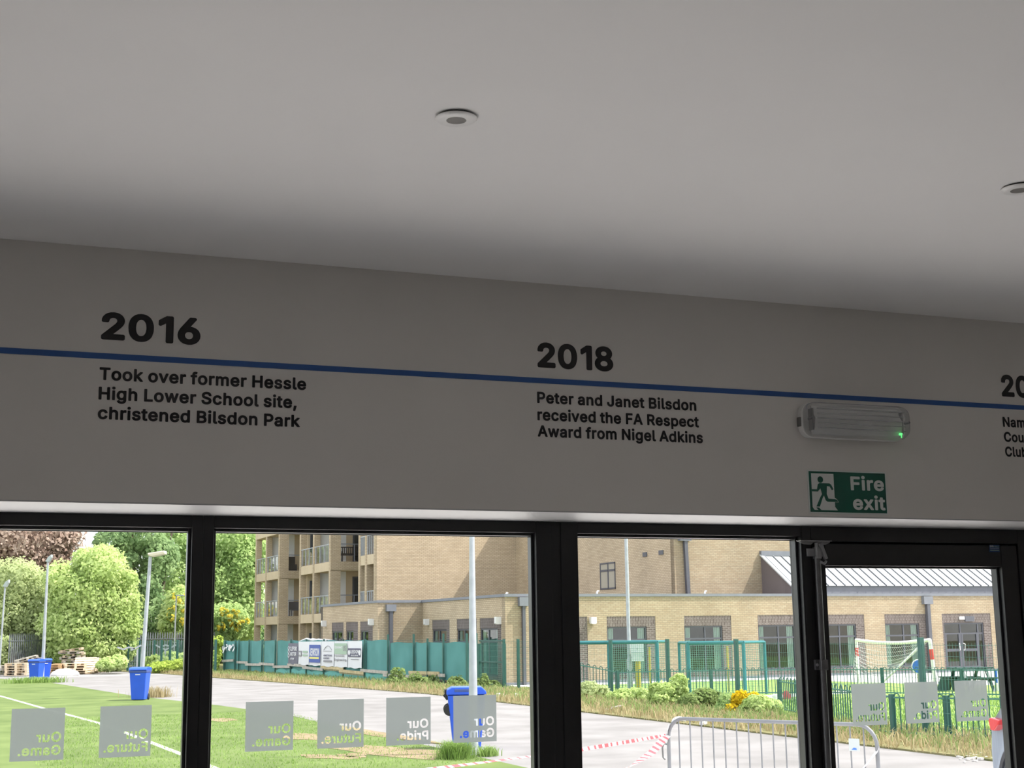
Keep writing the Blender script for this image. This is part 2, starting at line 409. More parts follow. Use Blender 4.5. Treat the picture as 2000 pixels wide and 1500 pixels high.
# ------------------------------------------------------------------ lettering (outlines of a plain grotesque)
GLY = json.loads('{"a":[417,[[159,-37,121,-33,84,-21,50,1,27,26,7,70,2,107,7,145,21,179,40,200,65,218,90,229,121,239,244,257,247,264,242,282,230,295,215,301,196,303,178,301,159,295,146,288,134,276,122,257,115,250,96,246,28,266,17,276,13,295,34,338,59,365,91,389,128,402,159,410,196,412,246,406,271,399,296,386,325,364,347,332,361,295,365,251,364,-5,359,-18,351,-24,340,-28,271,-27,259,-21,252,-13,221,-26,196,-33],[149,76,171,73,196,77,215,84,228,94,238,107,244,120,248,138,246,150,146,133,128,123,122,114,122,95,133,82]]],"b":[452,[[226,-36,188,-31,163,-23,144,-11,138,-10,132,-20,119,-27,57,-28,38,-24,27,-10,25,2,25,508,28,521,32,527,44,536,119,536,132,531,138,523,142,508,142,396,144,389,163,400,194,409,232,412,288,402,330,383,364,352,393,308,406,277,417,221,417,158,406,102,394,70,367,27,326,-9,282,-29],[206,77,219,75,244,78,263,90,276,102,291,133,297,158,300,190,296,227,289,252,279,271,263,288,249,296,219,302,194,297,182,291,163,274,151,252,144,227,141,190,144,152,151,127,160,108,164,102,182,86,194,79]]],"c":[424,[[194,-36,175,-34,150,-29,107,-10,80,8,47,46,32,71,21,96,13,127,6,183,8,221,19,277,30,302,49,333,82,369,124,396,150,405,182,411,238,411,269,403,294,394,319,380,344,360,362,340,377,314,389,283,388,266,382,257,369,250,300,234,288,239,282,244,263,277,250,290,238,296,207,302,182,298,166,290,144,265,134,246,127,221,124,183,126,158,135,127,145,108,163,88,182,78,207,74,232,78,254,90,269,107,282,134,288,140,300,145,313,144,375,127,388,115,391,102,378,64,364,40,344,17,319,-4,296,-17,269,-28,238,-34]]],"d":[452,[[194,-36,144,-29,94,-6,58,27,30,71,12,127,7,158,7,221,12,252,19,277,32,308,60,352,95,383,138,403,194,412,232,409,263,399,282,388,283,508,288,524,294,531,307,537,382,535,394,526,400,508,400,2,398,-10,388,-23,375,-28,313,-28,300,-25,288,-12,282,-10,263,-22,238,-31],[190,77,207,75,225,78,244,87,260,102,273,127,280,152,283,183,281,227,274,252,263,271,244,290,225,298,207,301,176,296,163,289,145,271,135,252,128,227,124,190,128,152,135,127,145,108,163,88,182,78]]],"e":[432,[[200,-36,182,-35,157,-30,125,-19,100,-6,80,8,61,27,43,52,19,101,8,152,6,190,11,246,20,277,30,302,40,321,63,350,82,369,100,383,125,396,150,405,175,411,207,412,244,409,275,400,307,386,338,362,362,333,384,290,396,246,399,171,397,158,393,152,386,146,375,141,130,140,135,121,150,98,169,84,188,77,213,74,225,75,253,83,267,96,288,126,300,132,313,132,375,117,387,108,391,102,392,83,375,46,356,21,326,-4,294,-22,256,-32],[133,252,138,249,269,249,273,252,263,273,248,290,232,298,207,302,182,299,163,290,144,272]]],"f":[282,[[79,-28,63,-21,57,-15,53,-2,52,298,4,299,-9,303,-15,309,-22,322,-21,385,-15,398,-3,406,47,407,53,410,53,435,58,473,74,504,98,529,122,544,154,554,185,558,228,554,260,543,270,529,271,516,254,459,246,448,235,441,222,440,197,446,179,442,172,435,170,410,172,407,179,407,235,406,247,399,255,385,256,322,247,307,235,300,171,298,170,4,166,-14,160,-22,147,-28]]],"g":[453,[[200,-179,163,-176,125,-167,88,-149,63,-130,39,-103,25,-78,23,-66,25,-58,38,-44,88,-16,100,-13,113,-16,119,-20,144,-48,169,-63,182,-67,207,-69,238,-65,263,-53,275,-38,283,-3,282,0,263,-10,232,-20,194,-23,150,-18,100,2,60,34,30,78,20,103,11,134,7,165,7,222,12,253,19,278,32,308,61,353,96,384,144,405,194,412,232,410,263,399,282,388,288,391,298,403,307,406,382,405,394,396,400,378,400,-10,394,-60,375,-103,338,-141,300,-162,263,-173],[181,90,207,87,225,90,250,101,263,113,272,128,281,159,284,196,281,228,274,253,263,273,250,286,225,298,200,301,182,298,163,289,146,272,136,253,126,222,124,190,126,165,135,134,150,110,163,99]]],"h":[438,[[51,-28,35,-21,29,-15,25,-2,25,510,32,527,44,536,119,536,134,529,141,516,142,398,144,389,182,406,226,412,269,407,313,390,343,366,365,335,380,291,385,241,385,-2,382,-13,376,-21,363,-27,294,-28,282,-24,272,-15,268,-2,268,229,263,265,251,285,238,294,207,300,188,297,163,284,153,273,145,254,142,222,142,-2,138,-14,132,-22,119,-28]]],"i":[195,[[51,-28,39,-24,32,-19,25,-2,26,385,32,398,45,406,120,406,135,398,139,391,142,379,142,-2,138,-13,132,-21,120,-27],[64,440,51,445,38,454,18,479,13,504,17,529,34,554,57,569,82,574,107,570,132,555,147,535,154,504,149,479,132,456,114,444,89,437]]],"j":[195,[[-12,-171,-28,-164,-37,-152,-38,-83,-33,-70,-25,-63,-12,-59,13,-57,19,-52,24,-39,26,386,33,398,50,407,119,407,134,398,139,392,142,380,142,-27,138,-70,127,-102,111,-127,81,-152,44,-166],[63,440,36,454,19,478,13,505,17,530,34,555,56,569,81,574,113,568,133,555,150,530,154,505,149,480,131,455,113,443,88,437]]],"k":[409,[[51,-28,35,-21,29,-15,25,-2,25,510,32,527,44,536,119,536,134,529,138,523,142,510,142,285,144,276,271,404,282,407,363,407,376,402,385,391,387,373,381,360,240,216,242,210,395,16,400,-2,396,-15,390,-21,376,-28,294,-28,282,-25,270,-15,150,136,143,129,142,123,142,-2,138,-15,132,-22,119,-28]]],"l":[217,[[138,-30,94,-24,57,-2,34,33,30,46,25,83,25,508,27,521,32,527,39,533,51,537,119,536,136,527,141,514,143,83,150,80,176,81,186,77,193,70,198,58,209,2,205,-11,194,-22,169,-28]]],"m":[638,[[51,-28,35,-21,29,-15,25,-2,25,379,28,391,38,403,51,407,113,407,126,403,138,390,163,402,188,411,226,413,269,405,307,381,319,365,343,385,369,400,400,410,438,414,476,410,507,398,544,371,566,341,578,310,585,260,585,-2,582,-13,575,-21,569,-25,557,-28,494,-28,482,-24,472,-15,468,4,468,254,463,279,453,291,438,299,419,302,400,300,388,295,372,279,365,260,363,241,363,-2,359,-15,351,-23,338,-28,269,-28,256,-21,250,-15,246,-2,246,260,241,279,232,291,219,299,200,302,182,299,163,289,150,274,145,260,142,235,141,-9,132,-21,119,-28]]],"n":[438,[[51,-28,35,-21,29,-15,25,-2,25,379,28,391,38,403,51,407,113,407,126,403,133,398,138,389,144,389,182,406,226,412,269,407,312,391,343,366,363,338,380,291,385,235,385,4,381,-15,369,-25,357,-28,294,-28,282,-24,272,-15,268,-2,268,229,263,265,251,285,238,294,207,300,188,297,163,284,153,273,145,254,142,222,142,-2,138,-14,132,-22,119,-28]]],"o":[443,[[194,-36,175,-34,150,-29,107,-10,80,8,47,46,32,71,21,96,13,127,6,183,8,221,19,277,30,302,49,333,82,369,124,396,150,405,182,411,238,411,288,397,313,384,338,365,371,327,393,283,403,252,408,214,408,158,403,127,396,102,383,71,368,46,338,11,313,-8,263,-29,238,-35],[189,77,207,74,232,78,253,90,269,106,281,127,288,154,291,190,288,221,281,246,269,271,250,289,232,298,207,302,188,299,163,287,147,271,137,252,127,221,124,183,126,158,135,127,145,108,161,90,182,78]]],"p":[452,[[51,-171,35,-164,29,-158,25,-145,25,380,28,392,38,403,51,407,113,407,126,403,132,398,138,389,144,389,159,398,188,408,232,412,282,405,326,386,369,346,395,304,405,280,411,255,417,217,417,161,407,105,396,73,363,23,327,-8,282,-29,232,-36,194,-33,163,-22,144,-11,142,-14,142,-145,138,-158,132,-165,119,-171],[194,80,219,75,238,77,244,78,263,90,281,111,290,130,297,155,300,192,297,223,290,248,276,276,263,288,244,298,219,302,200,299,176,287,162,273,152,255,144,226,141,192,143,161,152,123,163,103,176,91]]],"q":[452,[[307,-171,293,-164,287,-158,283,-145,282,-11,263,-22,232,-33,194,-36,138,-27,94,-6,57,28,29,73,18,105,7,155,7,217,13,255,29,304,57,349,91,380,100,386,144,405,194,412,232,409,263,399,282,387,288,391,294,399,307,406,375,407,392,398,399,386,400,-145,394,-160,382,-169],[178,80,207,75,225,78,244,87,263,106,272,123,281,155,284,192,281,223,273,255,262,273,250,286,225,298,207,301,182,298,163,289,147,273,136,255,127,223,124,192,126,161,134,130,150,101,163,88]]],"r":[287,[[51,-28,35,-21,29,-15,25,-2,25,379,28,391,38,403,51,407,119,406,132,399,138,391,176,407,207,412,244,412,257,408,267,398,271,385,271,322,268,310,264,304,257,298,244,294,207,298,188,295,176,291,157,277,149,266,144,254,142,235,142,-2,138,-14,132,-22,119,-28]]],"s":[393,[[177,-36,140,-33,102,-23,67,-4,40,21,21,49,8,96,15,112,27,121,96,135,109,131,115,126,129,96,140,84,159,76,184,74,209,77,227,86,237,96,239,108,235,115,227,120,202,129,140,144,96,159,52,188,27,227,19,271,23,308,27,320,41,346,71,377,102,395,140,407,190,412,227,409,258,400,296,380,321,356,340,327,351,296,351,283,344,271,334,264,265,249,256,252,247,258,234,283,221,296,209,301,184,304,165,302,146,292,139,283,138,271,144,265,159,257,240,235,284,221,294,214,327,190,348,158,353,146,359,108,354,71,349,58,334,29,307,2,271,-20,234,-31]]],"t":[255,[[166,-32,116,-25,79,-4,68,6,48,37,44,50,37,94,37,294,35,298,4,299,-9,303,-18,312,-21,323,-22,381,-18,394,-13,400,-3,406,35,408,37,412,39,481,47,493,60,498,129,499,141,495,149,487,154,475,154,412,160,407,211,406,223,400,231,387,232,325,228,312,222,306,210,300,160,299,154,294,154,100,155,87,160,80,172,78,204,82,216,78,222,73,229,62,241,0,235,-15,222,-24,197,-31]]],"u":[438,[[182,-33,138,-28,100,-13,69,11,43,49,29,92,25,136,25,380,29,393,38,403,57,407,119,406,132,401,138,393,142,380,142,149,146,118,161,92,176,83,200,78,219,80,234,86,244,94,258,111,266,130,268,155,268,380,272,393,282,403,294,407,357,407,369,404,381,393,385,380,385,-1,382,-13,376,-21,363,-27,294,-28,282,-23,269,-8,232,-26]]],"v":[417,[[158,-28,145,-21,136,-9,-8,366,-11,379,-8,391,2,403,15,407,90,406,105,398,112,385,190,170,196,158,283,397,290,402,302,407,371,407,383,404,396,391,398,373,250,-15,240,-24,227,-28]]],"w":[595,[[133,-28,120,-21,111,-9,-4,373,-4,385,2,398,10,404,21,407,83,407,96,406,108,397,114,385,170,188,225,385,231,398,239,404,252,407,320,407,337,398,343,385,396,196,402,202,453,385,459,398,470,405,483,407,546,407,558,404,564,399,572,385,572,373,456,-9,447,-21,433,-28,364,-28,352,-23,346,-17,341,-9,283,193,223,-15,214,-23,202,-28]]],"x":[407,[[19,-28,6,-24,-3,-15,-7,-2,-5,10,119,191,119,198,4,366,2,385,8,398,25,407,100,407,113,404,125,392,187,293,194,294,256,391,268,404,281,407,350,407,362,405,368,402,375,395,379,385,377,366,259,191,381,16,386,-2,381,-16,375,-22,362,-28,287,-28,275,-25,263,-15,194,93,187,97,115,-15,106,-24,94,-28]]],"y":[417,[[83,-173,40,-166,29,-160,23,-154,19,-135,34,-79,41,-66,52,-60,65,-58,96,-61,108,-56,124,-29,132,-4,132,3,-10,371,-9,390,2,403,15,407,90,406,99,403,106,396,190,170,196,159,283,396,290,403,302,407,371,407,383,404,397,390,398,371,231,-66,216,-97,196,-128,177,-145,152,-161,121,-171]]],"z":[408,[[40,-28,24,-21,15,-9,14,48,18,60,196,291,190,295,46,295,33,299,23,310,20,322,20,379,23,391,27,398,40,406,52,407,333,407,346,404,352,399,358,391,361,379,361,329,357,316,182,85,340,84,352,81,362,73,367,60,367,-2,363,-15,352,-25,340,-28]]],"A":[508,[[14,-28,1,-24,-8,-15,-12,-2,-10,10,176,523,188,534,201,537,276,537,289,534,296,529,303,516,488,12,491,-2,488,-11,476,-25,463,-28,395,-28,377,-21,368,-9,326,110,320,114,157,114,153,110,112,-9,103,-21,89,-28],[195,229,201,227,276,227,283,229,238,359]]],"B":[484,[[58,-28,42,-21,36,-15,32,-2,32,510,36,523,45,533,58,537,239,537,295,531,341,516,376,491,401,461,421,416,426,373,422,335,410,304,395,284,383,273,381,266,404,248,422,222,441,179,445,129,440,91,425,54,400,23,389,13,352,-9,308,-23,245,-28],[157,85,245,85,289,91,308,100,322,116,326,135,325,154,319,166,308,182,295,191,270,201,245,203,158,203,153,198,153,91],[153,316,158,313,239,313,258,315,276,322,294,335,305,354,307,373,304,391,290,410,270,420,239,424,158,424,155,423,153,416]]],"C":[538,[[262,-35,231,-33,200,-27,163,-13,138,0,113,17,81,47,45,103,31,135,21,172,15,209,12,253,14,297,20,334,31,372,44,403,61,434,85,466,106,486,131,505,169,525,200,536,225,541,269,544,313,540,350,530,388,514,422,491,448,466,474,428,491,391,501,353,500,340,493,328,481,321,400,321,388,328,384,334,373,366,357,391,343,403,323,416,306,422,269,428,231,423,200,409,175,388,158,366,144,334,136,303,131,253,136,203,144,174,159,140,181,114,200,100,231,86,269,81,306,87,325,95,344,106,356,117,368,134,387,178,400,187,481,187,494,178,498,172,501,159,490,116,473,78,450,45,419,16,388,-5,350,-22,306,-32]]],"D":[530,[[58,-28,42,-21,36,-15,32,-2,32,510,36,523,45,533,58,537,258,535,301,528,332,519,364,504,399,479,420,460,440,435,458,404,472,373,482,335,490,260,488,216,482,173,473,141,457,104,442,79,422,54,396,29,364,6,332,-9,295,-20,258,-26,220,-28],[157,85,239,86,264,90,288,98,314,112,332,128,345,145,356,166,367,204,371,254,370,285,361,329,351,354,334,379,314,398,289,412,270,418,245,422,220,424,155,423,153,416,153,91]]],"E":[447,[[58,-28,42,-21,36,-15,32,-2,32,510,36,523,45,533,58,537,370,537,383,535,389,531,396,523,400,510,400,448,394,435,383,426,370,424,155,423,154,316,158,314,364,313,376,304,382,291,383,229,380,216,376,210,367,204,358,201,158,201,153,198,153,191,153,91,158,85,376,85,389,81,398,73,403,60,403,-2,399,-15,389,-24,376,-28]]],"F":[438,[[58,-28,42,-21,36,-15,32,-2,32,510,36,523,45,533,58,537,370,537,383,533,393,523,397,504,397,448,391,435,383,427,370,424,158,424,155,423,153,416,153,310,158,306,345,306,358,304,370,292,374,279,374,222,370,207,358,195,345,193,158,193,154,191,151,-10,145,-19,132,-27]]],"G":[548,[[262,-35,231,-33,200,-27,163,-14,131,3,106,22,82,47,62,72,44,103,29,140,19,178,12,253,14,297,19,334,31,372,46,409,60,434,81,463,106,487,131,506,163,523,200,536,231,542,262,544,306,541,350,530,388,513,421,491,450,463,474,428,492,391,502,353,501,340,494,329,481,322,400,322,390,328,384,334,370,366,353,391,338,406,320,416,288,426,262,427,231,423,200,409,171,384,151,353,137,309,133,284,131,253,137,197,150,158,174,122,200,100,231,86,269,81,300,84,331,96,356,116,370,134,382,166,381,169,375,171,281,171,269,175,259,184,255,197,255,259,262,275,275,283,481,284,494,279,500,273,504,266,506,253,506,197,504,166,498,134,488,101,476,78,456,50,438,29,414,9,388,-7,368,-16,331,-28,300,-33]]],"H":[545,[[58,-28,42,-21,36,-15,32,-2,32,510,39,527,45,533,58,537,126,537,139,533,149,523,153,510,153,322,158,317,358,317,364,322,364,510,368,523,376,532,389,537,458,537,470,534,476,529,481,523,485,510,485,4,481,-15,470,-25,451,-28,389,-28,376,-23,368,-15,364,-2,364,204,158,204,153,198,153,4,151,-10,145,-19,132,-27]]],"I":[328,[[29,-28,13,-21,7,-15,4,-5,3,60,8,73,22,84,85,85,90,91,90,416,88,423,85,424,29,424,16,428,9,435,5,441,3,454,3,510,7,523,16,533,29,537,278,535,289,529,296,516,297,454,295,441,291,435,278,426,216,424,213,423,211,416,211,91,216,85,272,85,285,80,291,74,297,60,296,-9,287,-21,272,-28]]],"J":[424,[[181,-35,149,-32,112,-22,81,-7,53,16,33,41,18,72,8,109,5,147,5,178,12,191,24,200,106,200,118,192,124,184,131,116,143,94,162,82,187,79,212,84,229,97,239,116,244,147,245,516,252,528,268,537,343,536,356,528,362,520,364,509,364,147,362,109,352,72,332,34,312,11,287,-8,249,-25,218,-32]]],"K":[495,[[58,-28,42,-21,36,-15,32,-2,32,510,39,527,45,533,58,537,126,537,139,533,149,523,153,510,153,335,154,329,158,326,344,529,351,534,364,537,445,537,464,532,472,523,476,510,473,498,470,491,280,285,472,16,477,4,473,-15,464,-24,451,-28,370,-28,354,-21,195,200,153,154,153,-2,149,-15,139,-24,126,-28]]],"L":[421,[[58,-28,42,-21,36,-15,32,-2,32,510,39,527,51,536,126,537,139,533,145,529,149,523,153,510,153,91,158,85,370,83,383,75,389,60,389,-2,385,-15,379,-21,364,-28]]],"M":[656,[[58,-28,42,-21,36,-15,32,-2,32,510,36,523,40,529,58,537,151,537,164,534,176,523,314,167,451,523,464,534,476,537,570,537,578,535,588,529,595,516,596,504,596,4,595,-9,589,-19,582,-24,570,-28,501,-28,486,-21,477,-9,476,235,475,248,470,250,366,-15,358,-23,345,-28,282,-28,270,-23,259,-9,151,262,149,-9,140,-21,126,-28]]],"N":[551,[[58,-28,42,-21,36,-15,32,-2,32,510,39,527,51,536,64,537,139,537,156,529,370,194,372,516,379,529,395,537,464,537,476,534,483,529,487,523,491,510,491,4,487,-15,476,-25,464,-28,383,-28,369,-21,158,309,153,304,153,298,152,-9,145,-19,132,-27]]],"O":[561,[[262,-35,231,-33,200,-27,163,-13,138,0,113,17,82,47,63,72,48,97,31,135,21,172,15,209,12,253,14,297,20,334,31,372,44,403,61,434,86,466,106,486,131,505,169,525,200,536,225,541,269,544,300,542,331,536,369,523,405,503,425,488,450,463,473,434,490,403,503,372,513,334,519,297,521,253,514,178,502,134,486,97,471,72,450,45,425,20,400,2,369,-14,338,-26,306,-32],[245,84,269,82,300,86,331,99,350,112,370,134,384,159,397,197,401,228,401,284,397,309,390,334,372,372,351,397,333,409,300,423,269,427,228,422,200,409,175,388,162,372,148,347,137,309,133,278,131,253,136,203,144,172,159,140,175,121,200,100,231,86]]],"P":[473,[[58,-28,42,-21,36,-15,32,-2,32,510,36,523,45,533,58,537,239,537,295,530,320,524,345,512,389,478,416,441,431,398,436,341,431,298,416,254,383,210,345,182,320,171,295,164,264,159,158,158,153,154,153,-2,149,-15,139,-24,126,-28],[154,273,158,270,226,270,258,273,282,281,295,290,309,310,314,324,316,348,314,373,306,391,297,404,282,414,258,422,226,424,155,423,153,416]]],"Q":[561,[[400,-76,388,-73,381,-68,350,-26,344,-23,300,-33,269,-35,231,-33,194,-25,169,-16,138,0,106,22,81,48,62,73,47,100,30,137,20,174,14,212,12,256,15,300,21,337,31,373,45,406,59,431,83,462,106,486,131,505,169,525,200,536,225,541,269,544,300,542,331,536,369,523,402,506,426,487,450,463,475,431,489,406,502,375,513,337,519,293,521,250,519,212,514,174,503,137,488,100,469,69,443,37,444,31,491,-32,496,-44,495,-57,488,-68,475,-75],[229,87,256,83,262,83,265,87,219,150,219,168,225,178,231,183,244,187,313,187,325,184,336,174,369,133,385,162,397,200,401,231,401,281,397,312,384,350,370,375,350,397,331,410,300,423,269,427,231,423,194,406,174,387,160,368,149,350,136,306,131,256,133,225,137,200,151,156,169,128,188,109,200,100]]],"R":[477,[[58,-28,42,-21,36,-15,32,-2,32,510,36,523,45,533,58,537,239,537,295,532,345,514,389,482,414,448,432,399,437,354,431,298,414,256,389,222,354,198,355,191,454,10,456,-2,452,-15,445,-22,432,-28,351,-28,339,-24,326,-9,232,166,226,170,158,170,153,166,153,-2,149,-15,139,-24,126,-28],[154,285,158,283,232,283,264,286,282,291,295,299,310,316,316,348,313,379,309,391,301,402,282,415,264,421,232,424,155,423,153,416]]],"S":[475,[[211,-37,192,-36,142,-26,117,-17,73,10,41,45,22,82,10,138,17,155,29,164,111,164,123,158,128,151,137,120,144,107,158,95,179,85,223,77,254,80,279,88,298,101,312,120,317,138,315,151,307,164,286,179,142,224,117,234,86,254,66,270,48,291,35,314,26,345,24,376,31,420,52,464,81,495,123,522,148,532,179,539,229,544,279,539,304,532,329,523,372,495,401,464,420,426,429,382,425,364,417,355,404,350,329,351,318,357,313,364,302,395,286,414,260,425,223,431,198,428,179,422,161,411,152,401,145,389,143,376,145,364,161,345,179,334,323,290,350,276,379,257,400,239,421,207,433,176,436,138,429,89,411,51,379,14,336,-14,311,-25,254,-36]]],"T":[477,[[192,-28,180,-25,173,-20,165,-2,163,423,30,424,17,428,10,435,4,448,4,510,8,523,17,533,30,537,417,537,430,534,441,523,445,510,445,448,436,431,430,427,417,424,285,423,285,-2,280,-17,267,-26]]],"U":[545,[[245,-36,226,-35,170,-22,143,-10,120,3,95,22,76,43,48,90,38,121,32,171,32,508,35,521,45,533,64,537,126,537,139,533,149,521,152,508,152,183,155,152,170,121,179,108,196,96,226,84,258,80,289,83,320,95,338,108,351,125,362,152,365,183,365,508,368,521,376,531,389,537,458,537,470,534,482,521,485,508,485,177,483,140,469,90,456,64,438,40,420,21,376,-10,351,-21,320,-30,289,-35]]],"V":[508,[[201,-28,186,-21,177,-9,-10,498,-12,510,-8,523,1,533,20,537,89,537,101,531,107,524,238,155,245,160,370,523,382,534,395,537,463,537,476,534,483,529,490,516,489,498,302,-15,295,-22,282,-28]]],"W":[714,[[151,-28,137,-21,131,-15,127,-2,-12,504,-11,516,-4,529,14,537,82,537,95,534,106,523,188,209,195,195,279,516,289,531,295,535,307,537,382,537,395,533,404,523,488,205,495,199,579,523,589,533,601,537,670,537,682,534,690,529,697,516,697,504,557,-6,551,-18,545,-24,532,-28,457,-28,445,-26,431,-15,345,302,338,292,254,-15,245,-24,232,-28]]],"X":[502,[[16,-28,3,-24,-6,-15,-10,-2,-8,10,166,260,3,498,2,516,9,529,16,533,28,537,103,537,116,534,122,531,234,365,240,363,349,523,359,533,372,537,447,537,459,534,465,529,473,516,472,498,312,266,311,260,479,16,484,-2,478,-17,472,-23,459,-28,378,-28,366,-23,240,156,234,158,203,110,109,-21,103,-25,91,-28]]],"Y":[500,[[201,-28,188,-24,182,-19,175,-2,175,198,173,204,-10,498,-12,510,-8,523,1,533,14,537,95,537,107,532,116,523,232,330,238,328,361,529,370,535,382,537,457,537,465,535,475,529,479,523,483,510,480,498,296,198,295,-9,289,-19,276,-27]]],"Z":[466,[[38,-28,24,-21,15,-9,14,48,18,60,265,423,31,425,19,434,12,448,12,510,16,523,25,533,38,537,394,537,413,532,421,523,425,510,425,460,421,448,176,91,175,85,406,84,419,77,427,60,427,-2,423,-15,413,-24,400,-28]]],"0":[459,[[183,-35,164,-31,139,-20,108,-1,84,22,50,72,38,103,28,134,20,178,15,253,16,297,20,334,37,403,52,437,70,469,108,509,133,526,164,540,202,547,227,549,258,547,289,539,314,529,344,509,365,491,383,469,403,434,416,403,433,334,437,297,438,253,437,209,432,172,415,103,403,72,384,41,364,17,346,0,314,-20,289,-30,264,-36,227,-40],[222,84,252,89,270,103,285,122,298,153,303,172,310,222,311,253,310,284,304,334,299,353,286,384,264,412,247,422,227,426,206,422,189,412,167,384,154,353,149,334,143,284,142,253,143,222,150,172,155,153,168,122,189,97,202,89]]],"1":[345,[[196,-29,184,-17,179,-2,179,379,177,383,171,379,101,329,84,325,71,329,58,340,53,354,54,435,58,445,67,454,184,539,196,542,284,541,296,535,302,529,309,510,309,-2,301,-21,284,-32,209,-33]]],"2":[459,[[49,-29,37,-18,31,-2,31,48,37,65,257,304,281,341,285,354,287,373,280,399,272,410,262,417,243,425,224,427,205,425,180,412,168,398,162,379,157,348,143,333,124,329,55,331,40,341,33,360,38,410,55,454,93,501,130,526,174,543,230,549,274,543,318,528,360,498,390,460,409,416,414,373,411,341,401,304,385,273,364,241,293,159,228,91,387,90,405,86,418,73,422,60,422,-2,418,-15,407,-27,393,-33,68,-33]]],"3":[459,[[167,-35,123,-21,85,-1,46,34,20,84,11,128,12,140,16,150,29,161,42,165,116,164,127,159,135,152,148,116,160,101,179,89,198,85,223,84,242,86,260,91,273,98,285,109,293,128,296,147,293,166,288,178,279,189,260,204,235,211,198,215,152,216,142,219,131,228,124,247,124,303,128,316,215,416,210,419,66,419,54,423,42,434,37,447,37,509,40,522,49,534,66,542,373,542,385,539,398,530,404,516,405,459,402,447,293,322,296,316,323,305,365,278,402,234,418,197,426,147,418,90,398,48,370,16,323,-18,295,-28,248,-39,217,-40]]],"4":[459,[[269,-30,257,-21,250,-9,249,66,244,72,31,73,19,80,8,98,7,160,13,176,221,529,231,538,244,542,313,542,325,539,338,529,343,516,342,498,251,341,256,338,269,348,281,351,344,351,356,348,369,338,376,322,377,198,419,195,430,191,438,185,446,166,446,104,443,91,431,78,419,72,381,72,376,66,376,-2,372,-15,363,-27,344,-33,281,-33],[167,198,247,198,249,322,254,335,250,340]]],"5":[459,[[176,-35,120,-15,89,5,58,39,34,84,27,128,32,147,45,159,58,163,132,161,145,154,150,147,161,116,178,97,189,89,201,85,220,83,239,85,264,97,276,108,285,122,292,140,294,159,292,184,285,203,272,222,258,233,239,241,214,244,195,242,164,230,139,215,126,213,58,221,45,228,40,234,35,247,34,259,66,522,76,535,95,542,376,540,389,533,398,516,399,447,395,436,389,428,370,419,183,418,180,416,174,366,176,359,201,364,232,367,270,362,301,353,339,334,370,306,392,278,408,247,421,203,424,166,423,134,410,84,397,59,370,22,321,-16,276,-33,251,-37,220,-40]]],"6":[459,[[187,-35,168,-31,124,-13,87,16,55,58,36,109,31,159,37,209,50,253,74,303,225,528,237,538,249,542,330,541,343,534,352,522,355,509,353,497,251,347,286,341,330,325,368,296,397,259,417,203,422,159,416,103,398,59,371,22,362,12,324,-16,274,-35,224,-40],[208,84,230,82,243,84,262,91,275,103,284,116,291,134,294,159,292,178,285,197,274,212,263,222,243,230,212,230,193,224,180,215,171,203,160,178,158,159,160,140,169,116,180,100,193,91]]],"7":[459,[[84,-31,72,-22,68,-15,64,-2,66,11,270,416,266,419,60,419,47,423,34,434,29,448,29,510,34,527,47,538,60,542,391,542,410,536,421,523,424,510,424,448,421,435,194,-15,185,-27,172,-32,97,-33]]],"8":[459,[[175,-35,150,-29,124,-20,81,7,49,41,26,84,19,134,24,178,39,216,55,241,83,272,65,290,44,334,37,378,42,422,65,472,93,503,131,527,175,543,218,548,274,544,320,528,357,503,387,470,408,428,415,378,408,334,387,290,369,272,402,234,417,209,428,178,434,134,428,90,407,47,400,37,375,9,331,-19,306,-29,256,-39,200,-39],[205,84,224,82,256,86,274,92,295,109,302,128,303,140,301,153,293,172,281,185,268,193,250,199,224,202,206,200,181,191,168,182,159,172,151,153,149,140,151,122,156,112,168,98,181,90],[198,328,224,323,243,324,262,332,273,340,284,359,285,378,282,397,274,409,256,421,243,425,224,427,199,422,181,411,174,403,168,391,167,378,168,359,174,347,181,339]]],"9":[459,[[118,-31,105,-22,101,-15,97,-2,99,11,200,160,193,164,162,169,118,187,80,216,55,251,35,304,31,354,37,404,54,448,62,460,87,492,127,523,174,542,218,548,230,549,280,542,326,523,362,495,398,448,417,398,422,348,416,298,402,254,365,185,224,-23,218,-28,205,-33,130,-33],[210,279,230,277,243,279,262,286,276,298,284,310,292,329,294,348,292,373,285,391,274,407,263,416,243,425,212,425,193,418,180,408,168,392,161,373,159,348,162,329,168,310,178,298,193,285]]],".":[216,[[91,-32,66,-26,41,-9,28,12,22,44,27,68,44,94,66,108,98,115,123,109,148,93,164,68,169,37,163,12,148,-11,123,-27]]],",":[216,[[36,-147,23,-143,17,-137,11,-128,10,-115,40,72,44,85,54,95,67,99,136,99,148,97,161,85,165,66,111,-128,104,-138,92,-146]]],"&":[476,[[194,-35,144,-29,100,-14,57,16,31,47,14,84,6,134,10,172,23,203,44,234,69,258,94,278,93,284,63,330,50,366,47,397,51,434,67,472,88,499,119,523,157,537,200,541,244,536,282,522,308,503,333,472,348,434,352,403,348,372,339,347,325,323,308,303,261,259,313,196,319,200,323,234,332,246,338,250,350,252,413,252,424,247,431,241,434,234,436,222,432,172,423,134,403,90,405,84,461,16,466,-3,463,-13,457,-21,444,-27,363,-28,347,-22,325,3,275,-21,238,-31],[168,78,194,74,213,77,238,84,249,90,247,97,169,190,163,188,150,177,134,159,128,147,126,134,127,116,133,103,144,90,157,82],[185,353,188,350,213,368,231,391,234,403,232,416,219,428,200,433,188,430,175,424,169,416,166,403,167,384]]]," ":[188,[]]}')
CAPH = (max(GLY['H'][1][0][1::2])-min(GLY['H'][1][0][1::2]))/1000.0
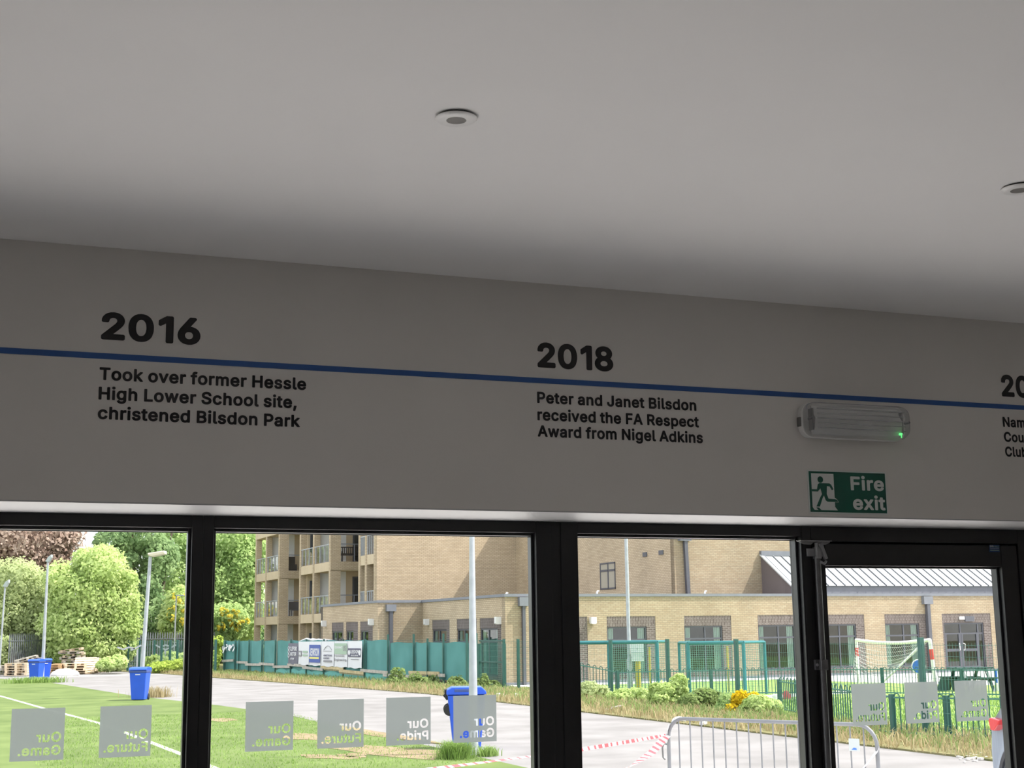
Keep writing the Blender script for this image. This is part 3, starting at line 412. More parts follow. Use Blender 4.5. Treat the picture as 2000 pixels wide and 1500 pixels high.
def text_splines(s):
    x = 0; out = []
    for ch in s:
        g = GLY.get(ch) or GLY[' ']
        for sp in g[1]:
            out.append([((x+sp[i])/1000.0, sp[i+1]/1000.0) for i in range(0, len(sp), 2)])
        x += g[0]
    return out
def fill_mesh(splines, offset=0.0, name='lettering'):
    c = bpy.data.curves.new(name, 'CURVE'); c.dimensions = '2D'; c.fill_mode = 'BOTH'; c.offset = offset
    for sp in splines:
        s = c.splines.new('POLY'); s.points.add(len(sp)-1); s.use_cyclic_u = True
        for p, q in zip(s.points, sp): p.co = (q[0], q[1], 0, 1)
    o = bpy.data.objects.new(name, c); COL.objects.link(o)
    dg = bpy.context.evaluated_depsgraph_get(); dg.update()
    me = bpy.data.meshes.new_from_object(o.evaluated_get(dg))
    bpy.data.objects.remove(o); bpy.data.curves.remove(c)
    return me
def text_mesh(s, cap, width=None, bold=0.0, mirror=False):
    """mesh in the XZ plane facing -Y, baseline at z=0, starting at x=0; cap height and width in metres"""
    me = fill_mesh(text_splines(s))
    n = len(me.vertices); co = np.empty(n*3, dtype=np.float32); me.vertices.foreach_get('co', co); co = co.reshape(-1, 3)
    x0, x1 = co[:, 0].min(), co[:, 0].max()
    g = GLY['1' if s[0].isdigit() else 'H'][1][0][1::2]; k = cap/(max(g)-min(g))*1000; base = -min(g)/1000.0
    kx = k if width is None else width/(x1-x0)
    X = (co[:, 0]-x0)*kx; Z = (co[:, 1]+base)*k
    if mirror: X = -X
    co = np.stack([X, np.zeros(n), Z], 1).astype(np.float32)
    me.vertices.foreach_set('co', co.ravel()); me.update()
    return me
def write(s, cap, width, m, parent, loc, bold=0.0, rz=0.0, name='lettering'):
    return obj(name, text_mesh(s, cap, width, bold), m, parent, loc=loc, rz=rz)
# ================================================================== THE ROOM
EYE = CAM.z
CEIL, SOFF = 2.840, 2.152
XL, XR, YB = -3.4, 5.35, -6.6
def struct(name, mb, m, label, cat, bev=0.0, smooth=None):
    return obj(name, mb, m, None, label, cat, None, 'structure', bev=bev, smooth=smooth)
struct('wall_front', MB().box(XL, XR, 0, 0.47, SOFF, CEIL+0.25), 'wall_paint', 'grey painted wall band with the timeline lettering above the windows', 'wall')
struct('ceiling', MB().box(XL-0.3, XR+0.3, YB-0.3, -0.0005, CEIL, CEIL+0.25), 'ceiling_paint', 'plain off-white ceiling with round recessed lights', 'ceiling')
struct('floor', MB().box(XL-0.3, XR+0.3, YB-0.3, 0.47, -0.18, 0.0), 'carpet', 'grey carpet floor of the clubroom', 'floor')
struct('wall_left', MB().box(XL-0.3, XL, YB-0.3, 0.47, 0, CEIL), 'wall_paint', 'grey painted wall at the left end of the room', 'wall')
struct('wall_right', MB().box(XR, XR+0.3, YB-0.3, 0.47, 0, CEIL), 'wall_paint', 'grey painted wall at the right end of the room', 'wall')
struct('wall_back', MB().box(XL, XR, YB-0.3, YB, 0, CEIL), 'white_board', 'pale rear wall of the room', 'wall')
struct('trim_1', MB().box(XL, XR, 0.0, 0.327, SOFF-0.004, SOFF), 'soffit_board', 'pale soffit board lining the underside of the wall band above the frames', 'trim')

FY, FD, GY = 0.327, 0.075, 0.386
def window(n, x0, x1, wl, wr, label, head=0.036):
    r = thing('window_%d' % n, label, 'window', (x0, FY, 0), kind='structure')
    W = x1-x0; H = SOFF-0.004
    f = MB().box(0, wl, 0, FD, 0, H).box(W-wr, W, 0, FD, 0, H).box(wl, W-wr, 0, FD, H-head, H).box(wl, W-wr, 0, FD, 0, 0.07)
    obj('frame', f, 'black_frame', r, bev=0.002)
    b = 0.009
    g = MB()
    g.box(wl, wl+b, 0.022, 0.05, 0.07, H-head).box(W-wr-b, W-wr, 0.022, 0.05, 0.07, H-head)
    g.box(wl+b, W-wr-b, 0.022, 0.05, H-head-b, H-head).box(wl+b, W-wr-b, 0.022, 0.05, 0.07, 0.07+b)
    obj('glazing_bead', g, 'bead_grey', r, label='slim grey glazing bead', bev=0.002)
    k = MB(); c = 0.005
    k.box(wl, wl+c, 0.05, 0.058, 0.07, H-head).box(W-wr-c, W-wr, 0.05, 0.058, 0.07, H-head)
    k.box(wl, W-wr, 0.05, 0.058, H-head-c-0.006, H-head)
    obj('gasket', k, 'black_gasket', r)
    obj('glass_pane', MB().box(wl, W-wr, GY-FY, GY-FY+0.006, 0.07, H-head), 'window_glass', r)
    return r
window(1, -1.10, 0.602, 0.05, 0.032, 'black framed full-height window at the left overlooking the pitch')
window(2, 0.602, 1.70, 0.031, 0.055, 'black framed full-height window below the 2016 and 2018 captions')
window(3, 1.73, 2.60+0.027, 0.06, 0.004, 'black framed sidelight left of the fire exit door')
struct('trim_4', MB().box(3.62, 3.80, FY, FY+FD, 0, SOFF-0.004), 'black_frame', 'black post at the right of the fire exit door', 'trim')
struct('trim_2', MB().box(1.70, 1.73, FY+0.004, FY+FD, 0, SOFF-0.004), 'black_frame', 'black coupling post between the middle window and the sidelight', 'trim')
struct('trim_3', MB().box(XL, -1.10, FY, 0.47, 0, SOFF-0.004).box(3.80, XR, FY, 0.47, 0, SOFF-0.004), 'wall_paint', 'wall piers at the ends of the glazing, the right one added to cut daylight', 'trim')  # right pier is unseen, added instead of a window to dim that side

# fire exit door: jambs, leaf, pane, vertical bolt
d = thing('door_1', 'black framed glass fire exit door under the green sign', 'door', (2.627, FY, 0), kind='structure')
H = SOFF-0.004; W = 3.62-2.627
obj('frame', MB().box(0, 0.036, 0, FD, 0, H).box(W-0.075, W, 0, FD, 0, H).box(0.036, W-0.075, 0, FD, H-0.052, H).box(0.036, W-0.075, 0.05, FD, H-0.075, H-0.052).box(0.036, 0.050, 0.068, FD, 0, H-0.06).box(W-0.095, W-0.075, 0.068, FD, 0, H-0.06), 'black_frame', d, bev=0.002)
lx0, lx1, lz1 = 0.040, W-0.079, H-0.058
leaf = obj('leaf', MB().box(lx0, 0.093, 0.004, 0.066, 0.01, lz1).box(0.843, lx1, 0.004, 0.066, 0.01, lz1)
           .box(0.093, 0.843, 0.004, 0.066, 2.013, lz1).box(0.093, 0.843, 0.004, 0.066, 0.01, 0.20), 'black_frame', d, bev=0.002)
obj('glazing_bead', MB().box(0.834, 0.843, 0.024, 0.048, 0.20, 2.013).box(0.093, 0.098, 0.024, 0.048, 0.20, 2.013).box(0.098, 0.834, 0.024, 0.048, 2.006, 2.013), 'bead_grey', leaf, bev=0.0015)
obj('glass_pane', MB().box(0.093, 0.843, 0.05, 0.056, 0.20, 2.013), 'window_glass', leaf)
rod = obj('bolt_rod', MB().tube([(0.0, 0, 0.02), (0.0, 0, 2.045)], 0.0105, 14), 'dark_steel', d, loc=(0.048, -0.016, 0), smooth=40, label='slim dark vertical bolt rod')
for z in (1.68, 0.75):
    br = MB().box(-0.026, 0.022, 0.006, 0.0165, -0.017, 0.017).box(-0.013, 0.013, -0.013, 0.0165, -0.017, 0.017)
    b = obj('rod_bracket', br, 'dark_steel', rod, loc=(0, 0, z), bev=0.002)
    b2 = MB().lathe([(0.0, -0.004), (0.005, -0.003), (0.005, 0.001)], (-0.019, 0.006, z), 12, 'y')
    obj('screw', b2, 'steel', rod, smooth=40)
bl = MB().box(-0.034, 0.028, 0.006, 0.016, 2.044, 2.071).box(-0.008, 0.010, -0.012, 0.016, 2.036, 2.076)
bl.bar((0.006, -0.012, 2.088), (0.026, -0.012, 2.034), 0.011, 0.012).tube([(0.004, -0.008, 2.026), (0.020, -0.010, 2.018), (0.028, -0.010, 2.028)], 0.005, 8)
bl.tube([(0, 0, 1.99), (0, 0, 2.09)], 0.0075, 12)
obj('bolt_head', bl, 'bolt_steel', d, loc=(0.048, -0.016, 0), bev=0.001, label='silver top bolt mechanism')
kp = MB().prism([(-0.075, -0.004, 2.098), (0.052, -0.004, 2.098), (0.060, -0.004, 2.093), (0.040, -0.004, 2.084), (0.012, -0.004, 2.085), (0.004, -0.004, 2.092), (-0.008, -0.004, 2.092), (-0.018, -0.004, 2.084), (-0.045, -0.004, 2.086)], (0, 0.006, 0))
kp.box(-0.07, 0.055, -0.022, 0.004, 2.0945, 2.098)
obj('keeper_plate', kp, 'bolt_steel', d, loc=(0.050, -0.002, 0), label='silver keeper plate under the frame head')
# small blue maker's sticker on the door's top rail
st = thing('door_sticker', 'tiny blue maker sticker on the top right of the fire exit door', 'sticker', (3.418, FY+0.0025, 2.066))
obj('backing', MB().box(0, 0.046, 0, 0.0008, 0, 0.026), 'sticker_blue', st)
write('EYG', 0.0068, 0.016, 'sign_white', st, (0.003, -0.0006, 0.0165), 0.03)
write('HULL', 0.0050, 0.021, 'sticker_pale' if 'sticker_pale' in M else 'banner_sage', st, (0.022, -0.0006, 0.0165), 0.01)
obj('rule', MB().box(0.003, 0.043, -0.0006, 0, 0.0118, 0.0130), 'sign_white', st)
obj('rule', MB().box(0.003, 0.043, -0.0006, 0, 0.0050, 0.0078), 'banner_sage', st)

# frosted squares stuck to the panes; words are cut out and read from outside
def decal(x, z1, side, word, label, group):
    """x: right edge seen from inside (= left edge outside)"""
    cap = side*0.195
    spl = [[(0, 0), (side, 0), (side, side), (0, side)]]
    def line(s, zb, width):
        sp = text_splines(s); xx = [p[0] for q in sp for p in q]; x0, x1 = min(xx), max(xx); kx = width/(x1-x0); kz = cap/CAPH
        off = 0.055*side
        for q in sp: spl.append([(side-(off+(p[0]-x0)*kx), zb+p[1]*kz) for p in q])
    line('Our', 0.355*side, 0.47*side)
    line(word, 0.105*side, {'Game.': 0.80, 'Future.': 0.86, 'Pride.': 0.71}[word]*side)
    me = fill_mesh(spl, 0.0)
    n = len(me.vertices); co = np.empty(n*3, dtype=np.float32); me.vertices.foreach_get('co', co); co = co.reshape(-1, 3)
    co = np.stack([co[:, 0], np.zeros(n), co[:, 1]], 1).astype(np.float32); me.vertices.foreach_set('co', co.ravel()); me.update()
    return obj('window_decal', me, 'frosted_vinyl', None, label, 'decal', group, loc=(x-side, GY-0.0006, z1-side))
DZ = EYE-0.1895
def dec(px, word, label, group, side=0.141):
    p = onY(px, 1365, GY); decal(p.x, DZ, side, word, label, group)
g1 = 'frosted slogan squares on the glazing'
dec(128.5, 'Game.', 'frosted square with mirrored slogan, leftmost on the left window', g1)
dec(297, 'Future.', 'frosted square with mirrored slogan on the left window nearest the mullion', g1)
dec(573.5, 'Game.', 'frosted mirrored square, first of four on the middle window', g1)
dec(710.5, 'Future.', 'frosted mirrored square, second of four on the middle window', g1)
dec(841, 'Pride.', 'frosted mirrored square over the pale concrete, third on the middle window', g1)
dec(969, 'Game.', 'frosted mirrored square in front of the nearest blue bin and lamp post', g1)
dec(1730.5, 'Future.', 'frosted square with mirrored slogan, leftmost on the fire exit door', g1)
dec(1832, 'Pride.', 'frosted square with mirrored slogan, middle one on the fire exit door', g1)
dec(1928.5, 'Game.', 'frosted square with mirrored slogan, rightmost on the fire exit door', g1)

# ---- vinyl timeline on the wall band
YW = -0.0012
obj('wall_stripe', MB().box(XL+0.2, XR-0.2, YW, -0.0002, EYE+0.7325, EYE+0.7485), 'vinyl_blue', None, 'long blue timeline stripe running across the wall band', 'stripe')
def year(s, x, width, z, cap, label):
    obj('year_lettering', text_mesh(s, cap, width), 'vinyl_black', None, label, 'lettering', 'timeline years', loc=(x, YW, z))
year('2016', 0.270, 0.262, EYE+0.7855, 0.0755, 'large black year 2016 above the blue stripe at the left')
year('2018', 1.527, 0.250, EYE+0.7805, 0.0765, 'large black year 2018 above the blue stripe in the middle')
year('20', 3.243, 0.120, EYE+0.7755, 0.0765, 'large black year digits cut off at the right edge of the photo')
def para(lines, x, zs, widths, label, cap=0.0345):
    t = thing('caption_lettering', label, 'lettering', (x, YW, zs[-1]), group='timeline captions')
    for s, z, wd in zip(lines, zs, widths):
        write(s, cap, wd, 'vinyl_black', t, (0, 0, z-zs[-1]), name='text_line')
para(['Took over former Hessle', 'High Lower School site,', 'christened Bilsdon Park'], 0.270, [EYE+0.6755, EYE+0.6225, EYE+0.5700], [0.557, 0.531, 0.541], 'three-line black caption under the year 2016')
para(['Peter and Janet Bilsdon', 'received the FA Respect', 'Award from Nigel Adkins'], 1.524, [EYE+0.6720, EYE+0.6200, EYE+0.5710], [0.534, 0.541, 0.553], 'three-line black caption under the year 2018')
para(['Nam', 'Cou', 'Club'], 3.238, [EYE+0.6700, EYE+0.6185, EYE+0.5680], [0.094, 0.083, 0.094], 'three-line black caption cut off at the right edge of the photo')

# ---- green fire exit sign
s = thing('fire_exit_sign', 'green and white running man fire exit sign above the door', 'sign', (2.4475, 0, EYE+0.3605))
SW, SH = 0.299, 0.1395
obj('panel', MB().box(0, SW, -0.003, -0.0004, 0, SH), 'sign_white', s, bev=0.0008)
obj('green_field', MB().box(0.0048, SW-0.0048, -0.0036, -0.003, 0.0048, SH-0.0048), 'sign_green', s)
def flat(mb, pts, y):  # pts given in sign millimetres from the lower left corner
    mb.poly([(x/1000.0, y, z/1000.0) for x, z in pts])
y1, y2 = -0.0040, -0.0043
dw = MB(); flat(dw, [(13,128),(97,128),(97,52),(106,46),(112,37),(97,37),(97,22),(107,11),(20,11),(13,20)], y1)
obj('doorway_pictogram', dw, 'sign_white', s)
mn = MB()
mn.poly([(0.0465+0.0105*cos(2*pi*i/24), y2, 0.1085+0.0105*sin(2*pi*i/24)) for i in range(24)])
flat(mn, [(36,93),(42,97),(80,97),(86,93),(94,79),(88,75),(80,87),(70,88),(62,72),(50,62),(45,80),(38,73),(36,70),(13,70),(13,77),(32,77)], y2)
flat(mn, [(62,72),(70,88),(68,62),(74,48),(98,47),(106,44),(110,38),(70,38),(63,42),(57,58),(50,62)], y2)
flat(mn, [(50,62),(57,58),(52,50),(40,22),(27,22),(29,26),(43,52)], y2)
flat(mn, [(27,19),(36,19),(45,11),(34,11),(26,19)], y2)
obj('running_man', mn, 'sign_green', s)
write('Fire', 0.0450, 0.128, 'sign_white', s, (0.160, y1, 0.0770))
write('exit', 0.0450, 0.124, 'sign_white', s, (0.165, y1, 0.0145))

# ---- emergency bulkhead light
e = thing('emergency_light', 'clear ribbed emergency bulkhead light with green indicator on the wall band', 'light', (2.4225, 0, EYE+0.600))
EW, EH = 0.392, 0.113
def rrect(x0, x1, z0, z1, r, n=7):
    out = []
    for cx, cz, a0 in ((x1-r, z1-r, 0), (x0+r, z1-r, 90), (x0+r, z0+r, 180), (x1-r, z0+r, 270)):
        for i in range(n): a = radians(a0+90*i/(n-1)); out.append((cx+r*cos(a), cz+r*sin(a)))
    return out
def loft(rings):
    mb = MB(); n = len(rings[0])
    vs = [p for r in rings for p in r]
    mb._add(vs, [(i*n+j, i*n+(j+1)%n, (i+1)*n+(j+1)%n, (i+1)*n+j) for i in range(len(rings)-1) for j in range(n)] + [tuple((len(rings)-1)*n+j for j in range(n))])
    return mb
ring = lambda ins, y, r: [(x, y, z) for x, z in rrect(ins, EW-ins, ins, EH-ins, r)]
obj('base_plate', loft([ring(0.002, 0, 0.034), ring(0.0, -0.006, 0.036), ring(0.0, -0.026, 0.036), ring(0.004, -0.030, 0.034)]), 'plastic_white', e, smooth=40)
ty = MB()      # folded reflector tray seen through the cover: sloping top, flat face, sloping foot
sec = [(-0.030, EH-0.010), (-0.036, EH-0.014), (-0.044, EH-0.034), (-0.058, EH*0.52), (-0.052, 0.030), (-0.040, 0.016), (-0.030, 0.010)]
ty.prism([(0.030, y, z) for y, z in sec], (EW-0.062, 0, 0))
obj('gear_tray', ty, 'plastic_white', e)
for x in (0.022, EW-0.030): obj('tray_end', MB().box(x, x+0.006, -0.052, -0.030, 0.022, EH-0.022), 'lens_grey', e)
n0 = ring(0.001, -0.030, 0.036)
df = loft([n0, ring(0.002, -0.050, 0.035), ring(0.008, -0.066, 0.030), ring(0.014, -0.070, 0.026)])
for k in range(5):      # moulded horizontal ribs
    z = 0.026+k*0.0155
    df.tube([(0.03, -0.0700, z), (EW-0.03, -0.0700, z)], 0.0022, 6)
obj('diffuser', df, 'diffuser_clear', e, smooth=40)
for x in (0.013, EW-0.013):
    obj('screw', MB().lathe([(0.0, -0.004), (0.004, -0.0035), (0.0045, 0.0), (0.0045, 0.02)], (x, -0.066, EH*0.5), 12, 'y'), 'dark_steel', e, smooth=40)
obj('end_lug', MB().box(-0.006, 0.010, -0.022, -0.004, 0.036, 0.066), 'lens_grey', e, bev=0.002, label='grey conduit lug at the left end')
obj('indicator', MB().lathe([(0.0, -0.012), (0.0035, -0.010), (0.004, 0.0)], (EW-0.040, -0.052, 0.019), 12, 'y'), 'led_green', e, smooth=40, label='small glowing green indicator')
obj('indicator_stem', MB().tube([(EW-0.040, -0.060, 0.017), (EW-0.0405, -0.060, 0.006)], 0.0016, 8), 'led_green', e)

# ---- recessed ceiling lights
def downlight(x, y, label):
    t = thing('ceiling_light', label, 'light', (x, y, CEIL), group='recessed ceiling lights')
    obj('shadow_gap', MB().lathe([(0.0, -0.0035), (0.0385, -0.0035), (0.0385, 0.0)], n=48), 'black_gasket', t)  # solid black disc paints the shade behind the ring
    obj('trim_ring', MB().lathe([(0.0200, -0.004), (0.0205, -0.0085), (0.030, -0.0085), (0.0400, -0.0072), (0.0430, -0.0050), (0.0430, -0.0038), (0.0380, -0.0034)], n=56), 'plastic_white', t, smooth=35)
    obj('reflector', MB().lathe([(0.0203, -0.0084), (0.0185, -0.0066), (0.0170, -0.0048)], n=40), 'chrome', t, smooth=40)
    obj('lens', MB().lathe([(0.0, -0.0062), (0.010, -0.0058), (0.0175, -0.0046)], n=40), 'lens_grey', t, smooth=40)
    return t
dl = downlight(0.8624, 2.5448-3.764, 'round white recessed ceiling light in the middle of the ceiling')
dup(dl, (2.2908, 2.5440-3.764, CEIL), None, 'round white recessed ceiling light cut off at the right edge')
# ================================================================== GROUND
def ground(name, pts, z0, z1, m, label, cat):
    return struct(name, MB().slab(pts, z0, z1), m, label, cat)
ground('rough_ground', [(-150, -60), (170, -60), (170, 190), (-150, 190)], GZ-0.30, GZ-0.05, 'rough_ground', 'rough grassy ground around the site', 'ground')
YARD = [(7.9, 0.5), (14.45, 0.5), (14.45, 20), (14.4, 34), (14.3, 42), (13.6, 48), (12.6, 55.5), (11.2, 65.5), (9.5, 78), (8.2, 84), (-30, 82.5), (-30, 74), (1.2, 73.9), (3.2, 66), (5.3, 46.7), (6.8, 38.4), (7.6, 32), (7.6, 23)]
ground('concrete_yard', YARD, GZ-0.2, GZ, 'concrete', 'pale sunlit concrete yard and access road', 'ground')
ground('tarmac_strip', [(-30, 76.2), (1.5, 76.2), (4.2, 73.2), (10.0, 74.6), (9.2, 79.0), (-30, 79.4)], GZ-0.1, GZ+0.006, 'tarmac', 'grey tarmac strip across the far end of the yard', 'ground')
PITCH = [(-60, 0.6), (7.95, 0.6), (7.75, 20), (7.55, 28), (7.5, 32.6), (6.75, 38.4), (5.25, 46.7), (3.15, 66.3), (1.2, 73.7), (-60, 74)]
ground('pitch_grass', PITCH, GZ-0.15, GZ+0.012, 'pitch_grass', 'mown green football pitch grass', 'grass')
def strip(pts, w, z, m, name, label):
    mb = MB()
    for a, b in zip(pts[:-1], pts[1:]):
        a, b = Vector((*a, 0)), Vector((*b, 0)); n = (b-a).normalized().cross(Vector((0,0,1)))*w/2
        mb.slab([(a-n).xy, (b-n).xy, (b+n).xy, (a+n).xy], GZ, z)
    return struct(name, mb, m, label, 'marking')
strip([(0.2, 56.5), (0.9, 50.1), (1.9, 40.0), (2.8, 31.6), (3.15, 26), (3.45, 20.4), (3.8, 10.0)], 0.13, GZ+0.016, 'line_paint', 'pitch_line', 'white painted touchline on the pitch')
def blob(cx, cy, rx, ry, a, z, m, name, label, seed):
    r = random.Random(seed); n = 26; ph = [r.uniform(0, 6.28) for _ in range(4)]
    pts = []
    for i in range(n):
        t = 2*pi*i/n; k = 1+0.16*sin(2*t+ph[0])+0.13*sin(3*t+ph[1])+0.10*sin(5*t+ph[2])+0.06*sin(9*t+ph[3])
        x, y = rx*k*cos(t), ry*k*sin(t); pts.append((cx+x*cos(a)-y*sin(a), cy+x*sin(a)+y*cos(a)))
    return struct(name, MB().slab(pts, GZ, z), m, label, 'ground')
for i, (px, py, rx, ry, a) in enumerate([(755, 1468, 0.50, 2.6, 0.3), (590, 1440, 0.45, 1.2, 0.2), (640, 1480, 0.30, 0.6, 0.4), (735, 1434, 0.30, 2.4, 0.1), (425, 1407, 0.35, 0.9, 0.1), (690, 1477, 0.2, 0.5, 0)]):
    p = onZ(px, py); blob(p.x, p.y, rx, ry, a, GZ+0.019, 'bare_earth', 'bare_earth_patch', 'worn patch of bare earth in the pitch grass, '+
        ('the largest, left of the nearest lamp post', 'behind the second square on the middle window', 'small one below the second square on the middle window', 'along the yard edge behind the third square on the middle window', 'the one beside the mullion', 'the smallest, below the third square on the middle window')[i], i+3)
ground('bounce_apron', [(-40, 0.48), (XL-0.31, 0.48), (XL-0.31, -12), (-40, -12), (-40, -30), (40, -30), (40, -12), (XR+0.31, -12), (XR+0.31, 0.48), (40, 0.48), (40, 10.0), (-40, 10.0)], GZ-0.1, GZ+0.022, 'bounce_paving', 'unseen pale apron around the clubroom, added to bounce sunlight indoors', 'ground')  # out of view; added as a reflector for the ceiling
# verge along the yard, playground lawn and paving beyond the fences
ground('verge', [(14.4, 13.5), (17.2, 13.5), (17.4, 24), (18.7, 34), (19.4, 44), (18.0, 48), (15.6, 54), (12.9, 74), (12.0, 84), (8.2, 84), (9.5, 78), (11.2, 65.5), (12.6, 55.5), (13.6, 48), (14.3, 42), (14.4, 34)], GZ-0.2, GZ+0.03, 'rough_ground', 'weedy verge between the yard and the green fences', 'ground')
ground('lawn', [(17.2, 13.5), (60, 8.0), (60, 33), (32, 36.0), (30, 45.6), (18.9, 45.0), (18.6, 40.5), (18.2, 33), (17.3, 24)], GZ-0.2, GZ+0.01, 'lawn_grass', 'bright green lawn behind the bow-topped railings', 'grass')
ground('paving', [(18.9, 45.0), (30, 45.6), (32, 36.0), (60, 33), (62, 60), (19.2, 47.6)], GZ-0.2, GZ+0.02, 'paving', 'white paving in front of the brick building', 'ground')
struct('path', MB().slab([(17.9, 31.0), (26, 33.8), (26, 35.0), (18.2, 32.6)], GZ-0.1, GZ+0.022), 'paving', 'pale path behind the green goal frames', 'path')

# ================================================================== BRICK BUILDING
BR = radians(3.2)
B = thing('brick_building', 'long buff brick building with balconied apartment block behind the fences', 'building', (19.0, 46.8, GZ), BR)
ca, sa = cos(BR), sin(BR)
def bl(px, py, v=None, u=None):
    """ray meets the building plane v = const or u = const; returns (u, v, z) in the building's own frame"""
    c = rel(B, CAM); r = ray(px, py); r = Vector((r.x*ca+r.y*sa, -r.x*sa+r.y*ca, r.z))
    t = (v-c.y)/r.y if v is not None else (u-c.x)/r.x
    return c+r*t
def part(name, mb, m, **k): return obj(name, mb, m, k.pop('parent', B), **k)
HW = bl(1300, 1165, v=0).z                         # wall top of the low wing
zl1, zl0 = bl(1300, 1203, v=0).z, bl(1300, 1223, v=0).z   # lintel band
zs = bl(1640, 1305, v=0).z                          # window sill
def wall_cells(mb, a0, a1, holes, H, put, z0=0.0):
    """holes: (a0, a1, z0, z1); put(a0, a1, z0, z1) adds one block"""
    xs = sorted({a0, a1, *[h[0] for h in holes], *[h[1] for h in holes]}); zz = sorted({z0, H, *[h[2] for h in holes], *[h[3] for h in holes]})
    for i in range(len(xs)-1):
        for j in range(len(zz)-1):
            cx, cz = (xs[i]+xs[i+1])/2, (zz[j]+zz[j+1])/2
            if not any(h[0] < cx < h[1] and h[2] < cz < h[3] for h in holes): put(xs[i], xs[i+1], zz[j], zz[j+1])
U1 = 36.0
fu = lambda px: bl(px, 1215, v=0).x
front = []   # (lintel left, lintel right, window left, window right, is_door)
for a, b_, c in [(1047, 1147, 1129), (1185, 1280, 1263), (1336, 1428, 1411), (1480, 1570, 1553), (1600, 1688, 1672), (1728, 1812, 1795)]:
    front.append((fu(a), fu(b_), fu(a), fu(c), False))
front.append((fu(1840), fu(1935), fu(1843), fu(1921), True))
front.append((fu(1965), fu(2060), fu(1968), fu(2040), False))
holes = [(a, b_, (0.0 if dr else 0.0), zl1) for a, b_, c, d_, dr in front]
mb = MB(); wall_cells(mb, 0, U1, holes, HW, lambda a, b_, z0, z1: mb.box(a, b_, 0, 0.3, z0, z1))
part('front_wall', mb, 'buff_brick')
for a, b_, c, d_, dr in front:
    part('lintel_band', MB().box(a, b_, 0.012, 0.3, zl0, zl1), 'dark_soldier')
    part('dark_brickwork', MB().box(d_, b_, 0.012, 0.3, 0, zl0), 'dark_brick')
    if c > a+0.01: part('dark_brickwork', MB().box(a, c, 0.012, 0.3, 0, zl0), 'dark_brick')
    if not dr: part('dark_brickwork', MB().box(c, d_, 0.012, 0.3, 0, zs), 'dark_brick')
part('plinth', MB().box(-0.02, U1, -0.02, 0.0, 0, 0.12), 'coping_grey')
def glazed(x0, x1, z0, z1, parent, y=0.05, flip=None, door=False, curtain=True, name='window'):
    """window unit in the plane v=y (or, with flip=u, in the plane u=flip along v)"""
    P = (lambda a, b_, c, d_, e_, f_: (a, b_, c, d_, e_, f_)) if flip is None else (lambda a, b_, c, d_, e_, f_: (flip+c-y, flip+d_-y, a, b_, e_, f_))
    w = 0.065; f = MB()
    bx = lambda mb, *k: mb.box(*P(*k))
    bx(f, x0, x0+w, y, y+0.07, z0, z1); bx(f, x1-w, x1, y, y+0.07, z0, z1); bx(f, x0+w, x1-w, y, y+0.07, z1-w, z1); bx(f, x0+w, x1-w, y, y+0.07, z0, z0+w)
    zt = z1-(z1-z0)*(0.22 if door else 0.28)
    bx(f, x0+w, x1-w, y+0.004, y+0.066, zt-w/2, zt+w/2)
    xm = x0+(x1-x0)*(0.42 if door else 0.55)
    bx(f, xm-w/2, xm+w/2, y+0.006, y+0.064, z0+w, z1-w)
    if door:
        xr = x0+(x1-x0)*0.86; bx(f, xr-w/2, xr+w/2, y+0.005, y+0.065, z0+w, z1-w)
        for q0, q1 in ((x0+w, xm-w/2), (xm+w/2, xr-w/2)):
            bx(f, q0, q0+0.09, y-0.004, y+0.06, z0+0.02, zt-w/2); bx(f, q1-0.09, q1, y-0.004, y+0.06, z0+0.02, zt-w/2)
            bx(f, q0, q1, y-0.003, y+0.06, z0+0.9, z0+1.02); bx(f, q0, q1, y-0.003, y+0.06, z0+0.02, z0+0.25)
    fr = obj('entrance_door' if door else name, f, 'window_grey', parent)
    g = MB(); bx(g, x0+w, x1-w, y+0.03, y+0.036, z0+w, z1-w); obj('pane', g, 'far_glass', fr)
    if curtain:
        for q0, q1 in ((x0+w, x0+w+(x1-x0)*0.15), (x1-w-(x1-x0)*0.17, x1-w)):
            n = 8; cu = MB()
            for i in range(n):
                t0, t1 = q0+(q1-q0)*i/n, q0+(q1-q0)*(i+1)/n; k = 0.06+0.03*(i % 2)
                bx(cu, t0, t1, y+k, y+k+0.02, z0+w, z1-w)
            obj('curtain', cu, 'curtain_mint', fr, label='pale mint curtains')
    if door:
        for sgn in (-1, 1):
            h = MB(); xx = xm+sgn*0.11
            h.tube([(xx, y-0.01, z0+0.95), (xx+sgn*0.03, y-0.07, z0+0.97), (xx+sgn*0.05, y-0.07, z0+1.22), (xx, y-0.01, z0+1.25)], 0.02, 8)
            obj('pull_handle', h, 'white_paint', fr, smooth=50)
    return fr
for i, (a, b_, c, d_, dr) in enumerate(front):
    glazed(c, d_, 0.02 if dr else zs, zl0, B, door=dr, curtain=not dr)
